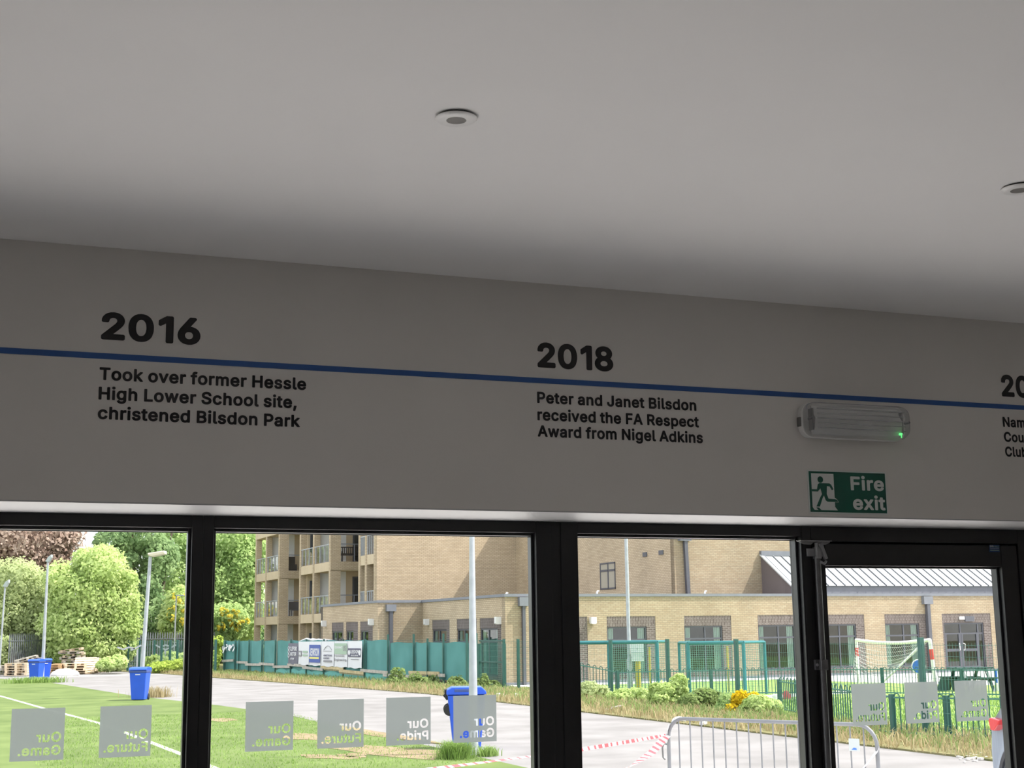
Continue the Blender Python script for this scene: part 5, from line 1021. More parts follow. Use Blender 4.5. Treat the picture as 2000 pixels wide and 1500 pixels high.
# ---- palisade and mesh fence at the far end
pp = [onY(13, 1318, 84.5), onY(60, 1318, 86.0), onY(130, 1318, 90), onY(420, 1318, 93)]
pp = [Vector((p.x, p.y, GZ)) for p in pp]
pf = thing('palisade_fence', 'grey steel palisade fence under the trees at the far left', 'fence', pp[0]); Rp = lambda p: rel(pf, p)
for a, b_ in zip(pp[:-1], pp[1:]):
    L_ = (b_-a).length; n = int(L_/0.17); mb = MB(); d = (b_-a).normalized()
    for k in range(n):
        p = Rp(a+d*(0.17*(k+0.5))); h = 2.35
        mb.prism([(p.x-d.x*0.035, p.y-d.y*0.035, 0.05), (p.x+d.x*0.035, p.y+d.y*0.035, 0.05), (p.x+d.x*0.035, p.y+d.y*0.035, h-0.15), (p.x, p.y, h), (p.x-d.x*0.035, p.y-d.y*0.035, h-0.15)], (0.02, 0.02, 0))
    obj('pale_panel', mb, 'palisade_steel', pf)
    ra = MB()
    for z in (0.5, 1.9): ra.bar(Rp(a+Vector((0, 0, z))), Rp(b_+Vector((0, 0, z))), 0.05, 0.06)
    obj('rail', ra, 'palisade_steel', pf)
cp_ = [(205, 1309), (235, 1310), (249, 1310.5), (271, 1311), (300, 1311.5), (314, 1312), (331, 1313), (345, 1314), (362, 1315), (395, 1317), (420, 1318)]
CPs = [onZ(x, y) for x, y in cp_]
cf = thing('boundary_fence', 'green mesh boundary fence with splayed white arms at the far end of the yard', 'fence', CPs[3]); Rc = lambda p: rel(cf, p)
for i, p in enumerate(CPs):
    h = 1.85; q = Rc(p); obj('post', MB().box(-0.06, 0.06, -0.06, 0.06, -0.1, h), 'fence_green', cf, loc=q)
for a, b_ in zip(CPs[:-1], CPs[1:]):
    L_ = (b_-a).length; mb = MB(); n = int(L_/0.16)
    for k in range(n): p = Rc(a.lerp(b_, (k+0.5)/n)); mb.bar(p+Vector((0, 0, 0.05)), p+Vector((0, 0, 1.8)), 0.012)
    for k in range(7): mb.bar(Rc(a+Vector((0, 0, 0.1+0.28*k))), Rc(b_+Vector((0, 0, 0.1+0.28*k))), 0.014)
    obj('mesh_panel', mb, 'mesh_green', cf)
def scr_arm(x0, y0, x1, y1, dy=0.0):
    Yd = CPs[4].y+dy; mb = MB().bar(Rc(onY(x0, y0, Yd)), Rc(onY(x1, y1, Yd)), 0.09, 0.09); obj('splayed_arm', mb, 'galvanised', cf, label='pale splayed fence arm')
for k in [(229, 1264, 241, 1268.5), (241, 1268.5, 252, 1264), (252, 1264, 263, 1267), (263, 1267, 276, 1260), (255, 1270, 263, 1267), (301, 1259, 313, 1264.5), (313, 1264.5, 323, 1260), (323, 1260, 334, 1263), (317, 1266, 323, 1269), (323, 1269, 346, 1259)]: scr_arm(*k)
for x in (268.5, 323): q = onY(x, 1268, CPs[4].y); mb = MB().bar((q.x-cf.location.x, q.y-cf.location.y, 0), (q.x-cf.location.x, q.y-cf.location.y, q.z-GZ), 0.1); obj('arm_post', mb, 'galvanised', cf)

# ================================================================== LAMP POSTS
def pole(px, py, ytop, w0, w1, label, head=None, lean=0.0, dz=0.0, m='galvanised', collar=None):
    b = onZ(px, py, GZ+dz); h = up_at(b, ytop); dep = (b-CAM).dot(FWD)
    r0, r1 = w0/2/F_PX*dep, w1/2/F_PX*dep
    t = thing('lamp_post', label, 'lamp post', b, -YAW, 'lamp posts around the yard')
    top = (lean, 0, h)
    if collar:
        obj('shaft', MB().tube([(0, 0, collar), top], [r1*1.05, r1], 16), m, t, smooth=50)
        obj('base_collar', MB().tube([(0, 0, -0.2), (0, 0, collar), (0, 0, collar+0.12)], [r0, r0, r1], 16), m, t, smooth=50)
    else: obj('shaft', MB().tube([(0, 0, -0.2), top], [r0, r1], 16), m, t, smooth=50)
    if head: head(t, Vector(top), dep/F_PX)
    return t
def flood(t, p, k):
    h = MB().prism([(p.x-2*k, -0.18, p.z+1*k), (p.x-4*k, -0.18, p.z+6*k), (p.x+30*k, -0.18, p.z+11*k), (p.x+31*k, -0.18, p.z+4*k), (p.x+5*k, -0.18, p.z-1*k)], (0, 0.36, 0))
    obj('lamp_head', h, 'lamp_cream', t, bev=0.03, label='cream floodlight head')
def tilted(t, p, k):
    h = MB().prism([(p.x-4*k, -0.12, p.z), (p.x+1*k, -0.12, p.z+9*k), (p.x+8*k, -0.12, p.z+14*k), (p.x+8*k, -0.12, p.z+8*k), (p.x+3*k, -0.12, p.z-1*k)], (0, 0.24, 0))
    obj('lamp_head', h, 'lamp_grey', t, bev=0.02, label='tilted grey lamp head')
def arm(t, p, k):
    obj('lamp_head', MB().box(p.x-1*k, p.x+15*k, -0.07, 0.07, p.z-0.5*k, p.z+2*k), 'galvanised', t, bev=0.01)
pole(925, 1474, 900, 19.5, 7.5, 'tapered grey lamp post behind the nearest blue bin, head out of sight', lean=0)
pole(273, 1363, 1087, 9.5, 6.5, 'grey lamp post with cream floodlight rising behind the lone blue bin', flood, lean=0.20)
pole(82, 1331, 1097, 7.5, 4, 'grey lamp post with tilted head beside the pair of far blue bins', tilted, lean=0.02)
pole(338, 1306, 1164, 3.2, 2.6, 'thin distant lamp post with short arm near the left mullion', arm, lean=0.08)
pole(-3, 1325, 1146, 4, 3, 'lamp post at the very left edge of the view', tilted, lean=0.1)
pole(1231, 1352, 900, 11, 7, 'slim pale lamp post with thick base collar in front of the brick building', collar=1.05)

# ================================================================== BLUE BINS
def make_bin(label, loc, rz):
    t = thing('wheelie_bin', label, 'bin', loc, rz, 'blue wheelie bins by the lamp posts')
    b = MB(); lo = [(-0.21, -0.22), (0.21, -0.22), (0.21, 0.24), (-0.21, 0.24)]; hi = [(-0.27, -0.31), (0.27, -0.31), (0.27, 0.33), (-0.27, 0.33)]
    b._add([(*p, 0.02) for p in lo]+[(*p, 0.90) for p in hi], [(0, 3, 2, 1), (4, 5, 6, 7)]+[(i, (i+1) % 4, 4+(i+1) % 4, 4+i) for i in range(4)])
    obj('body', b, 'bin_blue', t, bev=0.02)
    obj('rim', MB().box(-0.29, 0.29, -0.33, 0.35, 0.88, 0.945), 'bin_navy', t, bev=0.012, label='darker blue rim')
    ld = MB().prism([(-0.285, -0.35, 0.95), (-0.285, 0.37, 0.95), (-0.285, 0.37, 1.01), (-0.285, 0.1, 1.055), (-0.285, -0.27, 1.04), (-0.285, -0.35, 0.985)], (0.57, 0, 0))
    ld.tube([(-0.26, 0.40, 1.0), (0.26, 0.40, 1.0)], 0.018, 8)
    obj('lid', ld, 'bin_blue', t, bev=0.012)
    for x in (-0.25, 0.20): obj('wheel', MB().lathe([(0, 0), (0.09, 0), (0.10, 0.012), (0.10, 0.04), (0.09, 0.05), (0, 0.05)], (x, 0.27, 0.10), 20, 'x'), 'tyre', t, smooth=40)
    obj('label_strip', MB().box(-0.08, 0.08, -0.316, -0.305, 0.80, 0.83), 'banner_white', t)
    return t
bp = onZ(272, 1368); bin0 = make_bin('lone blue wheelie bin on the grass in front of a lamp post', (bp.x, bp.y, GZ+0.01), -0.35)
bp = onZ(70, 1331.5); dup(bin0, (bp.x, bp.y, GZ+0.01), -0.5, 'blue wheelie bin, left one of the far pair by the tilted lamp')
bp = onZ(84.5, 1329.5); dup(bin0, (bp.x, bp.y, GZ+0.01), 0.3, 'blue wheelie bin, right one of the far pair behind the lamp post')
# wide lidded bin behind the nearest lamp post
bp = onZ(923, 1466); t = thing('wheelie_bin', 'wide blue bin with dark wheels tied to the nearest lamp post', 'bin', (bp.x+0.05, bp.y+0.45, GZ), -0.30, 'blue wheelie bins by the lamp posts')
b = MB(); lo = [(-0.24, -0.20), (0.24, -0.20), (0.24, 0.20), (-0.24, 0.20)]; hi = [(-0.34, -0.27), (0.32, -0.27), (0.32, 0.27), (-0.34, 0.27)]
b._add([(*p, 0.02) for p in lo]+[(*p, 0.93) for p in hi], [(0, 3, 2, 1), (4, 5, 6, 7)]+[(i, (i+1) % 4, 4+(i+1) % 4, 4+i) for i in range(4)])
obj('body', b, 'bin_blue', t, bev=0.02)
obj('lid', MB().prism([(-0.36, -0.30, 0.94), (0.34, -0.30, 0.94), (0.34, -0.30, 0.99), (0.26, -0.30, 1.07), (-0.26, -0.30, 1.07), (-0.36, -0.30, 1.02)], (0, 0.60, 0)), 'bin_blue', t, bev=0.015)
obj('lid_recess', MB().box(-0.22, 0.05, -0.305, -0.29, 0.985, 1.04), 'bin_navy', t, bev=0.006)
obj('handle', MB().bar((-0.36, -0.2, 0.99), (-0.36, 0.2, 0.99), 0.06, 0.08).bar((-0.40, -0.2, 0.95), (-0.33, -0.2, 0.86), 0.06, 0.06), 'tyre', t, bev=0.01)
for y in (-0.24, 0.18): obj('wheel', MB().lathe([(0, 0), (0.09, 0), (0.10, 0.012), (0.10, 0.04), (0.09, 0.06), (0, 0.06)], (-0.31, y, 0.68), 20, 'y'), 'tyre', t, smooth=40)

# ================================================================== PALLETS AND SACK
def pallet_mesh(m, name='pallet'):
    mb = MB()
    for i in range(7): y = -0.5+0.167*i-0.045+0.0; mb.box(-0.6, 0.6, y, y+0.11, 0.122, 0.144)
    for x in (-0.6, -0.07, 0.46): mb.box(x, x+0.14, -0.545, 0.567, 0.022, 0.122)
    for y in (-0.545, -0.05, 0.467): mb.box(-0.6, 0.6, y, y+0.1, 0.0, 0.022)
    return obj(name, mb, m)
protos = {m: pallet_mesh(m) for m in ('pallet_wood', 'pallet_grey', 'pallet_orange', 'pallet_tan')}
used = set()
def pallet(px, py, rz, m, label, group, rx=0.0, ry=0.0, Y=80.0, stand=False):
    """(px, py) is the pallet's middle in the frame, Y its distance from the room"""
    p = onY(px, py, Y); o = protos[m]
    if m in used: o = o.copy(); COL.objects.link(o)
    used.add(m); z = max(GZ+(0.42 if stand else 0.0), p.z-0.07); o.location = (p.x, p.y, z); o.rotation_euler = (rx, ry, rz)
    if not group and 'group' in o: del o['group']
    return tagp(o, label, 'pallet', group)
r = random.Random(4)
def stack(px, y0, n, step, rz, ms, label, group, Y=80.0, jx=2.0, jr=0.15, tilt=0.0, **k):
    for i in range(n):
        nth = 'topmost' if i == n-1 else ('lowest', 'second lowest', 'third lowest', 'fourth lowest', 'fifth lowest', 'sixth lowest')[i]
        pallet(px+r.uniform(-jx, jx), y0-step*i, rz+r.uniform(-jr, jr), ms[i % len(ms)], nth+' '+label, group, Y=Y, ry=radians(r.uniform(-tilt, tilt*0.4)), **k)
stack(14, 1316, 4, 4.6, 0.3, ['pallet_grey'], 'grey pallet in the small low stack at the far left of the yard', 'pallets in the low left stack', 79)
stack(35, 1316.5, 5, 4.7, -0.25, ['pallet_tan'], 'tan pallet in the neat bright stack left of the far bins', 'pallets in the bright left stack', 78.5, jx=0.5, jr=0.02)
stack(66, 1315, 7, 4.7, -0.2, ['pallet_grey', 'pallet_wood'], 'weathered pallet in the stack just behind the far bins', 'pallets stacked behind the far bins', 81)
pallet(52, 1287, 0.1, 'pallet_grey', 'grey pallet lying askew on top of the stack behind the far bins', None, ry=radians(-14), Y=81)
stack(100, 1314, 4, 4.6, -0.2, ['pallet_orange'], 'orange-brown pallet in the low wide stack right of the far bins', 'pallets in the orange stack', 79.5)
stack(127, 1312, 4, 4.6, -0.15, ['pallet_orange'], 'orange-brown pallet in the second low stack behind the white sack', 'pallets behind the white sack', 80.5)
stack(143, 1311, 5, 4.7, -0.1, ['pallet_grey'], 'grey pallet in the base under the tall tilted stack', 'pallets under the tilted stack', 82.5)
stack(142, 1289, 5, 4.8, 0.0, ['pallet_wood', 'pallet_grey'], 'weathered pallet in the tall tilted stack', 'pallets in the tall tilted stack', 82.5, jx=3.5, jr=0.5, tilt=9)
stack(145, 1312, 4, 4.7, 0.15, ['pallet_tan'], 'pale pallet in the small stack between the sack and the slatted heap', 'pallets beside the sack', 79.5, jx=1)
for k in range(3): pallet(166+5*k, 1301, -0.25+0.12*k, 'pallet_tan', ('front', 'middle', 'rearmost')[k]+' pale pallet leaning steeply in the bright slatted heap', 'leaning pale pallets', rx=radians(48-6*k), Y=80.0+0.55*k, stand=True)
stack(190, 1310, 5, 4.7, 0.5, ['pallet_orange'], 'brown pallet in the stack at the right end of the heap', 'pallets in the right end stack', 82)
for m in set(protos)-used: bpy.data.objects.remove(protos[m])
p = onY(127, 1316, 77.2)
def lumpy(name, rx, ry, rz_, m, label, cat, loc, seed, amp=0.18, flat_=True):
    bm = bmesh.new(); bmesh.ops.create_icosphere(bm, subdivisions=3, radius=1.0); rr = random.Random(seed); ph = [rr.uniform(0, 6) for _ in range(6)]
    for v in bm.verts:
        c = v.co; k = 1+amp*(sin(3*c.x+ph[0])*cos(2*c.y+ph[1])+0.5*sin(6*c.y+ph[2]+4*c.z)); v.co = Vector((c.x*rx*k, c.y*ry*k, max(c.z, -0.15 if flat_ else -2)*rz_*k+0.15*rz_))
    me = bpy.data.meshes.new(name); bm.to_mesh(me); bm.free(); me.materials.append(M[m]); me.shade_smooth()
    o = bpy.data.objects.new(name, me); COL.objects.link(o); o.location = loc
    return tagp(o, label, cat)
lumpy('sack', 0.62, 0.40, 0.36, 'sack_white', 'slumped white sack in front of the pallets', 'sack', (p.x, p.y, GZ), 3)
p = onZ(107, 1309); obj('water_tank', MB().box(-0.42, 0.42, -0.3, 0.3, 0, 0.72), 'sign_blue', None, 'blue box behind the orange pallet stack', 'box', loc=(p.x, p.y, GZ+0.0), bev=0.05)

# ================================================================== PLAYGROUND
def goal_frame(px0, px1, yt, yb, bk0, bk1, label):
    a, b_ = onZ(px0, yb), onZ(px1, yb); h = up_at(a, yt); t = thing('goal_frame', label, 'goal', a); Rg_ = lambda p: rel(t, p)
    dvec = (b_-a).normalized(); n = Vector((-dvec.y, dvec.x, 0)); n = n if n.y > 0 else -n
    hv = Vector((0, 0, h)); dp = 1.3
    a2, b2_ = a+n*dp+dvec*bk0, b_+n*dp+dvec*bk1
    for p in (a, b_): obj('upright', MB().tube([Rg_(p), Rg_(p+hv)], 0.06, 10), 'teal_paint', t, smooth=50)
    obj('crossbar', MB().tube([Rg_(a+hv), Rg_(b_+hv)], 0.06, 10), 'teal_paint', t, smooth=50)
    for p, q in ((a2, a), (b2_, b_)): obj('rear_stay', MB().tube([Rg_(p), Rg_(p+hv), Rg_(q+hv)], 0.045, 8), 'teal_paint', t, smooth=50)
    obj('rear_bar', MB().tube([Rg_(a2+hv), Rg_(b2_+hv)], 0.045, 8), 'teal_paint', t, smooth=50)
    mb = MB(); L_ = (b2_-a2).length
    for k in range(int(h/0.07)): mb.bar(Rg_(a2+Vector((0, 0, 0.05+0.07*k))), Rg_(b2_+Vector((0, 0, 0.05+0.07*k))), 0.008)
    for k in range(int(L_/0.07)): p = a2.lerp(b2_, k*0.07/L_); mb.bar(Rg_(p), Rg_(p+hv), 0.007)
    obj('net', mb, 'net_green', t)
goal_frame(1125, 1286, 1255.5, 1358, 0.8, 0.1, 'teal framed goal with green net left of the brick pillar, behind the white board')
goal_frame(1347, 1456, 1256, 1360, -0.5, 0.5, 'teal framed goal with green net in front of the second window')
def onpost(px, yt, yb, w_, m, name, label, cat, extra=None):
    b = onZ(px, yb); h = up_at(b, yt); dep = (b-CAM).dot(FWD); rr = w_/2/F_PX*dep
    t = thing(name, label, cat, b, -YAW); obj('pole', MB().tube([(0, 0, 0), (0, 0, h)], rr, 12), m, t, smooth=50)
    if extra: extra(t, h, dep/F_PX)
    return t
def board(t, h, k):
    obj('second_pole', MB().tube([(-5*k, 0, 0), (-5*k, 0, h-2*k)], 2.2*k, 10), 'yellow_paint', t, smooth=50)
    obj('board', MB().box(-15*k, 10*k, -0.16, -0.08, h-34*k, h), 'banner_white', t, bev=0.01, label='white square board')
    obj('board_rail', MB().box(-15*k, 10*k, -0.17, -0.16, h-18*k, h-16.5*k), 'lamp_grey', t)
    for x, z in ((-14*k, -26*k), (8*k, -26*k), (-3*k, -10*k)): obj('fixing', MB().box(x-k*0.7, x+k*0.7, -0.17, -0.16, h+z-2*k, h+z+2*k), 'print_grey', t)
onpost(1249, 1257, 1352, 7, 'yellow_paint', 'notice_board', 'white square board on thick yellow posts beside the slim lamp post', 'board', board)
onpost(1271, 1264, 1354, 4, 'yellow_paint', 'play_post', 'thin yellow post right of the white square board', 'post')
onpost(1424, 1262, 1356, 4.2, 'yellow_paint', 'play_post', 'thin yellow post between the two tall green fence posts', 'post')
onpost(1948, 1309, 1350, 4.5, 'sign_blue', 'play_post', 'blue and white post beside the picnic bench at the right', 'post', lambda t, h, k: obj('white_foot', MB().tube([(0, 0, 0), (0, 0, 16*k)], 2.6*k, 12), 'white_paint', t))
# white goal with net
a, b_ = onZ(1677, 1334), onZ(1829, 1350); t = thing('football_goal', 'white tubular football goal with sagging net behind the railings', 'goal', a); Rq = lambda p: rel(t, p)
ha, hb = up_at(a, 1250), up_at(b_, 1248)
A1, B1 = a+Vector((0, 0, ha)), onY(1816, 1250, b_.y)
seg = lambda p, q, r_, m, n: obj(n, MB().tube([Rq(p), Rq(q)], r_, 10), m, t, smooth=50)
seg(a, A1, 0.06, 'white_paint', 'upright'); seg(b_, B1, 0.06, 'white_paint', 'upright')
sag = [A1.lerp(B1, s)-Vector((0, 0, 0.10*sin(pi*s))) for s in np.linspace(0, 1, 9)]
obj('crossbar', MB().tube([Rq(p) for p in sag], 0.06, 10), 'white_paint', t, smooth=50)
for P0, P1 in ((a, A1), (b_, B1)):
    c0, c1 = P0.lerp(P1, 0.62), P0.lerp(P1, 0.82); seg(c0, c1, 0.064, 'red_paint', 'red_band')
dn = (b_-a).normalized(); nn = Vector((-dn.y, dn.x, 0)); nn = nn if nn.y > 0 else -nn
S1 = B1-dn*0.3; S0 = b_-dn*1.2+nn*1.6
seg(S1, S0, 0.035, 'white_paint', 'rear_stay'); T0 = a+nn*0.25
mb = MB(); rows, cols = 14, 34
def net(i, j):
    s, q = i/cols, j/rows; top = A1.lerp(B1, s)-Vector((0, 0, 0.10*sin(pi*s))); bot = T0.lerp(S0, s)+Vector((0, 0, 0.05)); p = top.lerp(bot, q)
    return Rq(p-Vector((0, 0, 0.25*sin(pi*s)*sin(pi*q))))
for j in range(rows+1):
    for i in range(cols): mb.bar(net(i, j), net(i+1, j), 0.009)
for i in range(cols+1):
    for j in range(rows): mb.bar(net(i, j), net(i, j+1), 0.006)
obj('net', mb, 'net_white', t)
# round blue sign on a timber post
b = onZ(1797, 1347); h = up_at(b, 1302); k = (b-CAM).dot(FWD)/F_PX; t = thing('round_sign', 'round blue and white sign on a short post behind the railings', 'sign', b, -YAW)
obj('post', MB().box(-0.05, 0.05, 0, 0.08, 0, h), 'timber_grey', t)
obj('disc_rim', MB().lathe([(0, -0.03), (14*k, -0.03), (14.5*k, 0.0), (0, 0.0)], (0, 0, h), 28, 'y'), 'white_paint', t, smooth=40)
obj('disc', MB().lathe([(0, -0.038), (12.5*k, -0.038), (12.5*k, -0.03)], (0, 0, h), 28, 'y'), 'sign_blue', t)
obj('white_symbol', MB().prism([(-1*k, -0.045, h+1*k), (4*k, -0.045, h+3*k), (6*k, -0.045, h-1*k), (5*k, -0.045, h-6*k), (0, -0.045, h-5*k)], (0, 0.005, 0)), 'white_paint', t)
# dark green picnic bench
b = onZ(1897, 1350); k = (b-CAM).dot(FWD)/F_PX; t = thing('picnic_bench', 'dark green picnic bench on the paving at the right', 'bench', b, -YAW+0.15)
W_ = 76*k
for z, y0, y1, n in ((0.74, -0.36, 0.36, 5), (0.44, -0.80, -0.52, 2), (0.44, 0.52, 0.80, 2)):
    for i in range(n):
        a0 = y0+(y1-y0)*i/n; obj('top_slat' if n == 5 else 'seat_slat', MB().box(-W_/2, W_/2, a0+0.01, a0+(y1-y0)/n-0.01, z-0.04, z), 'bench_green', t)
for x in (-W_*0.32, W_*0.32):
    f = MB()
    for s in (-1, 1): f.bar((x, s*0.75, 0), (x, s*0.25, 0.72), 0.09, 0.05)
    f.bar((x, -0.80, 0.38), (x, 0.80, 0.38), 0.05, 0.09).bar((x, -0.36, 0.68), (x, 0.36, 0.68), 0.05, 0.09)
    obj('trestle', f, 'bench_green', t)
b = onZ(1856, 1350); t = thing('picnic_stool', 'small dark trestle stool left of the picnic bench', 'stool', b, -YAW)
obj('seat', MB().box(-0.28, 0.28, -0.2, 0.2, 0.42, 0.46), 'bench_green', t)
for s in (-1, 1): obj('leg', MB().bar((s*0.27, 0, 0), (s*0.12, 0, 0.42), 0.09, 0.30), 'bench_green', t)
b = onZ(1536, 1366); t = thing('toy', 'small orange and white toy on the lawn behind the near railings', 'toy', b)
obj('body', MB().lathe([(0, 0), (0.13, 0), (0.12, 0.14), (0.05, 0.24), (0, 0.25)], n=16), 'tape_red', t, smooth=40)
obj('base', MB().box(-0.42, -0.16, -0.1, 0.1, 0, 0.16), 'banner_white', t, bev=0.03)

# ================================================================== BARRIER, TAPE, NOTICE
BA, BBp = at_h(1314, 1403, 1.10), at_h(1699, 1416, 1.10)
BL = (BBp-BA).length; ang = atan2(BBp.y-BA.y, BBp.x-BA.x)
t = thing('crowd_barrier', 'galvanised crowd control barrier standing on the yard', 'barrier', BA, ang)
cr = 0.19; pts = [(-0.06, 0, 0.0), (-0.06, 0, 1.10-cr)]
pts += [(-0.06+cr-cr*cos(a), 0, 1.10-cr+cr*sin(a)) for a in np.linspace(0.25, pi/2, 6)]
pts += [(BL+0.06-cr+cr*sin(a), 0, 1.10-cr+cr*cos(a)) for a in np.linspace(0, pi/2-0.2, 6)]+[(BL+0.06, 0, 1.10-cr), (BL+0.06, 0, 0)]
obj('frame', MB().tube(pts, 0.019, 12), 'barrier_steel', t, smooth=50)
obj('lower_rail', MB().tube([(-0.06, 0, 0.18), (BL+0.06, 0, 0.18)], 0.016, 10), 'barrier_steel', t, smooth=50)
nb = 16
for i in range(nb): x = 0.07+(BL-0.14)*i/(nb-1); obj('bar', MB().tube([(x, 0, 0.18), (x, 0, 1.095)], 0.0075, 8), 'barrier_steel', t, smooth=50)
obj('hook', MB().tube([(-0.06, 0, 0.83), (-0.12, 0.0, 0.84), (-0.14, 0, 0.80), (-0.135, 0, 0.70), (-0.11, 0, 0.68)], 0.009, 8), 'dark_steel', t, smooth=50)
for x in (0.15, BL-0.15): obj('foot', MB().tube([(x, -0.3, 0.015), (x, -0.1, 0.06), (x, 0, 0.18), (x, 0.1, 0.06), (x, 0.3, 0.015)], 0.015, 8), 'barrier_steel', t, smooth=50)
M_b = Matrix.Rotation(ang, 3, 'Z'); bw_ = lambda x, y, z: BA+M_b @ Vector((x, y, z))
nx = BL*0.925
o = obj('paper_notice', MB().box(-0.055, 0.055, -0.001, 0.001, 0, 0.115), 'lamp_grey', None, 'white paper notice with blue mark fixed between the barrier bars', 'notice', loc=bw_(nx, -0.012, 0.855), rz=ang)
ptri = MB().prism([(-0.03, -0.002, 0.012), (0.025, -0.002, 0.012), (0.02, -0.002, 0.028), (-0.005, -0.002, 0.032)], (0, 0.0008, 0)); obj('blue_mark', ptri, 'sign_blue', o)
def tape(pts, w_, label, seed, pitch=0.17):
    t0 = Vector(pts[0]); dist = 0; mb = MB(); rr = random.Random(seed); P = []
    for a, b_ in zip(pts[:-1], pts[1:]):
        n = max(1, int((Vector(b_)-Vector(a)).length/0.06))
        P += [Vector(a).lerp(Vector(b_), k/n) for k in range(n)]
    P.append(Vector(pts[-1])); tw = rr.uniform(0, 3); prev = None
    for i, p in enumerate(P):
        d = (P[min(i+1, len(P)-1)]-P[max(0, i-1)]).normalized(); s = d.cross(Vector((0, 0, 1))).normalized(); u = s.cross(d)
        tw += 0.02+0.05*sin(i*0.09+seed); v = (u*cos(tw*0.6)+s*sin(tw*0.6))*w_/2
        cur = (p-v-t0, p+v-t0)
        if prev:
            dist += (P[i]-P[i-1]).length; mb.cur = 1 if int(dist/pitch) % 2 else 0
            mb._add([prev[0], prev[1], cur[1], cur[0]], [(0, 1, 2, 3)])
        prev = cur
    return obj('barrier_tape', mb, ['tape_white', 'tape_red'], None, label, 'tape', 'red and white tapes tied to the barrier', loc=t0, smooth=60)
k0 = bw_(-0.06, -0.02, 0.93)
e1 = onY(825, 1504, 5.0); m1 = k0.lerp(e1, 0.5)-Vector((0, 0, 0.02))
tape([k0, m1, e1], 0.032, 'long red and white tape running left from the barrier across the yard', 3, 0.085)
e2 = onY(1195, 1512, 6.6); tape([k0, k0.lerp(e2, 0.35)-Vector((0, 0, 0.06)), k0.lerp(e2, 0.7)-Vector((0, 0, 0.05)), e2], 0.07, 'short red and white tape dropping steeply from the left end of the barrier', 5, 0.13)
k1 = bw_(BL*0.79, -0.02, 1.08); tape([k1, k1+M_b @ Vector((-0.07, -0.02, -0.10)), k1+M_b @ Vector((-0.26, -0.03, -0.15))], 0.035, 'scrap of tape hanging from the top rail of the barrier', 7, 0.3)
k2 = bw_(BL+0.06, -0.02, 0.86); tape([k2+Vector((0.02, 0, 0.05)), k2, k2+M_b @ Vector((-0.08, -0.02, -0.10)), k2+M_b @ Vector((-0.14, -0.02, -0.16))], 0.035, 'scrap of pale tape knotted on the right leg of the barrier', 9, 0.4)
tape([bw_(-0.03, -0.025, 1.04), bw_(-0.055, -0.025, 0.98), bw_(-0.065, -0.025, 0.86)], 0.05, 'wrap of pale tape around the left bend of the barrier', 11, 4.0)

# ================================================================== CAR
cpx = onZ(1940, 1530, GZ)
rt = onZ(1931, 1409, GZ+0.95); yawc = radians(-40.3); toward = Vector((-sin(radians(40.3)), -cos(radians(40.3)), 0)); rgt = Vector((cos(radians(40.3)), -sin(radians(40.3)), 0))
ax = (rgt*0.40+toward*0.917).normalized()
car = thing('car', 'silver hatchback with red tail light at the right edge of the view', 'car', (rt.x, rt.y, GZ), atan2(ax.y, ax.x))
# the car's own frame: x from the tail (0) to the nose (4.0), near side at y = 0 going to 1.7
prof = [(0.10, 0.22), (0.02, 0.34), (0.0, 0.62), (0.05, 0.90), (0.12, 1.00), (0.42, 1.36), (0.62, 1.44), (1.3, 1.49), (2.0, 1.45), (2.75, 1.02), (3.5, 0.88), (3.88, 0.70), (3.98, 0.45), (3.92, 0.24)]
flip = 1 if Vector((ax.y, -ax.x, 0)).dot(CAM-rt) > 0 else -1   # side that faces the room
def cy(y): return y if flip > 0 else -y
secs = [(-0.0, 0.075, 0.10), (0.06, 0.10, 0.0), (0.20, 0.13, -0.01), (0.85, 0.17, -0.015), (1.50, 0.13, -0.01), (1.64, 0.05, 0.0), (1.70, 0.0, 0.10)]
mb = MB(); n = len(prof); vs = []
for y, grow, _ in secs:
    for x, z in prof:
        cx = 2.0; e_ = (0.10-grow)*1.0; xx = x+(e_ if x < cx else -e_)*min(1, abs(x-cx)/1.6); zz = z
        inset = 0.16*max(0, (z-0.95)/0.5) if y < 0.3 else (-0.16*max(0, (z-0.95)/0.5) if y > 1.4 else 0)
        vs.append((xx, cy(y+inset), zz))
mb._add(vs, [(i*n+j, i*n+(j+1) % n, (i+1)*n+(j+1) % n, (i+1)*n+j) for i in range(len(secs)-1) for j in range(n)]+[tuple(range(n)), tuple((len(secs)-1)*n+j for j in range(n))])
obj('body', mb, 'car_silver', car, smooth=35)
for x in (0.62, 3.18):
    for y in (-0.012, 1.53):
        w_ = obj('wheel', MB().lathe([(0, 0.02), (0.20, 0.02), (0.21, 0.0), (0.30, 0.0), (0.315, 0.03), (0.315, 0.16), (0.30, 0.18), (0, 0.18)], (x, 0, 0.315), 28, 'y'), 'tyre', car, loc=(0, cy(y) if flip > 0 else cy(y)-0.18, 0), smooth=40)
        arch = MB().tube([(x+0.385*cos(a), 0.09, 0.315+0.385*sin(a)) for a in np.linspace(-0.15, pi+0.15, 18)], 0.035, 6)
        obj('wheel_arch', arch, 'car_trim', car, loc=(0, (cy(y) if flip > 0 else cy(y)-0.18)+(-0.075 if y < 0.5 else 0.075)*flip, 0), smooth=50)
        obj('hub', MB().lathe([(0, -0.004), (0.19, -0.004), (0.20, 0.02)], (x, 0, 0.315), 24, 'y'), 'galvanised', w_, smooth=40)
side_glass = [(0.62, 1.02), (0.80, 1.33), (1.3, 1.40), (1.95, 1.36), (2.45, 1.05)]
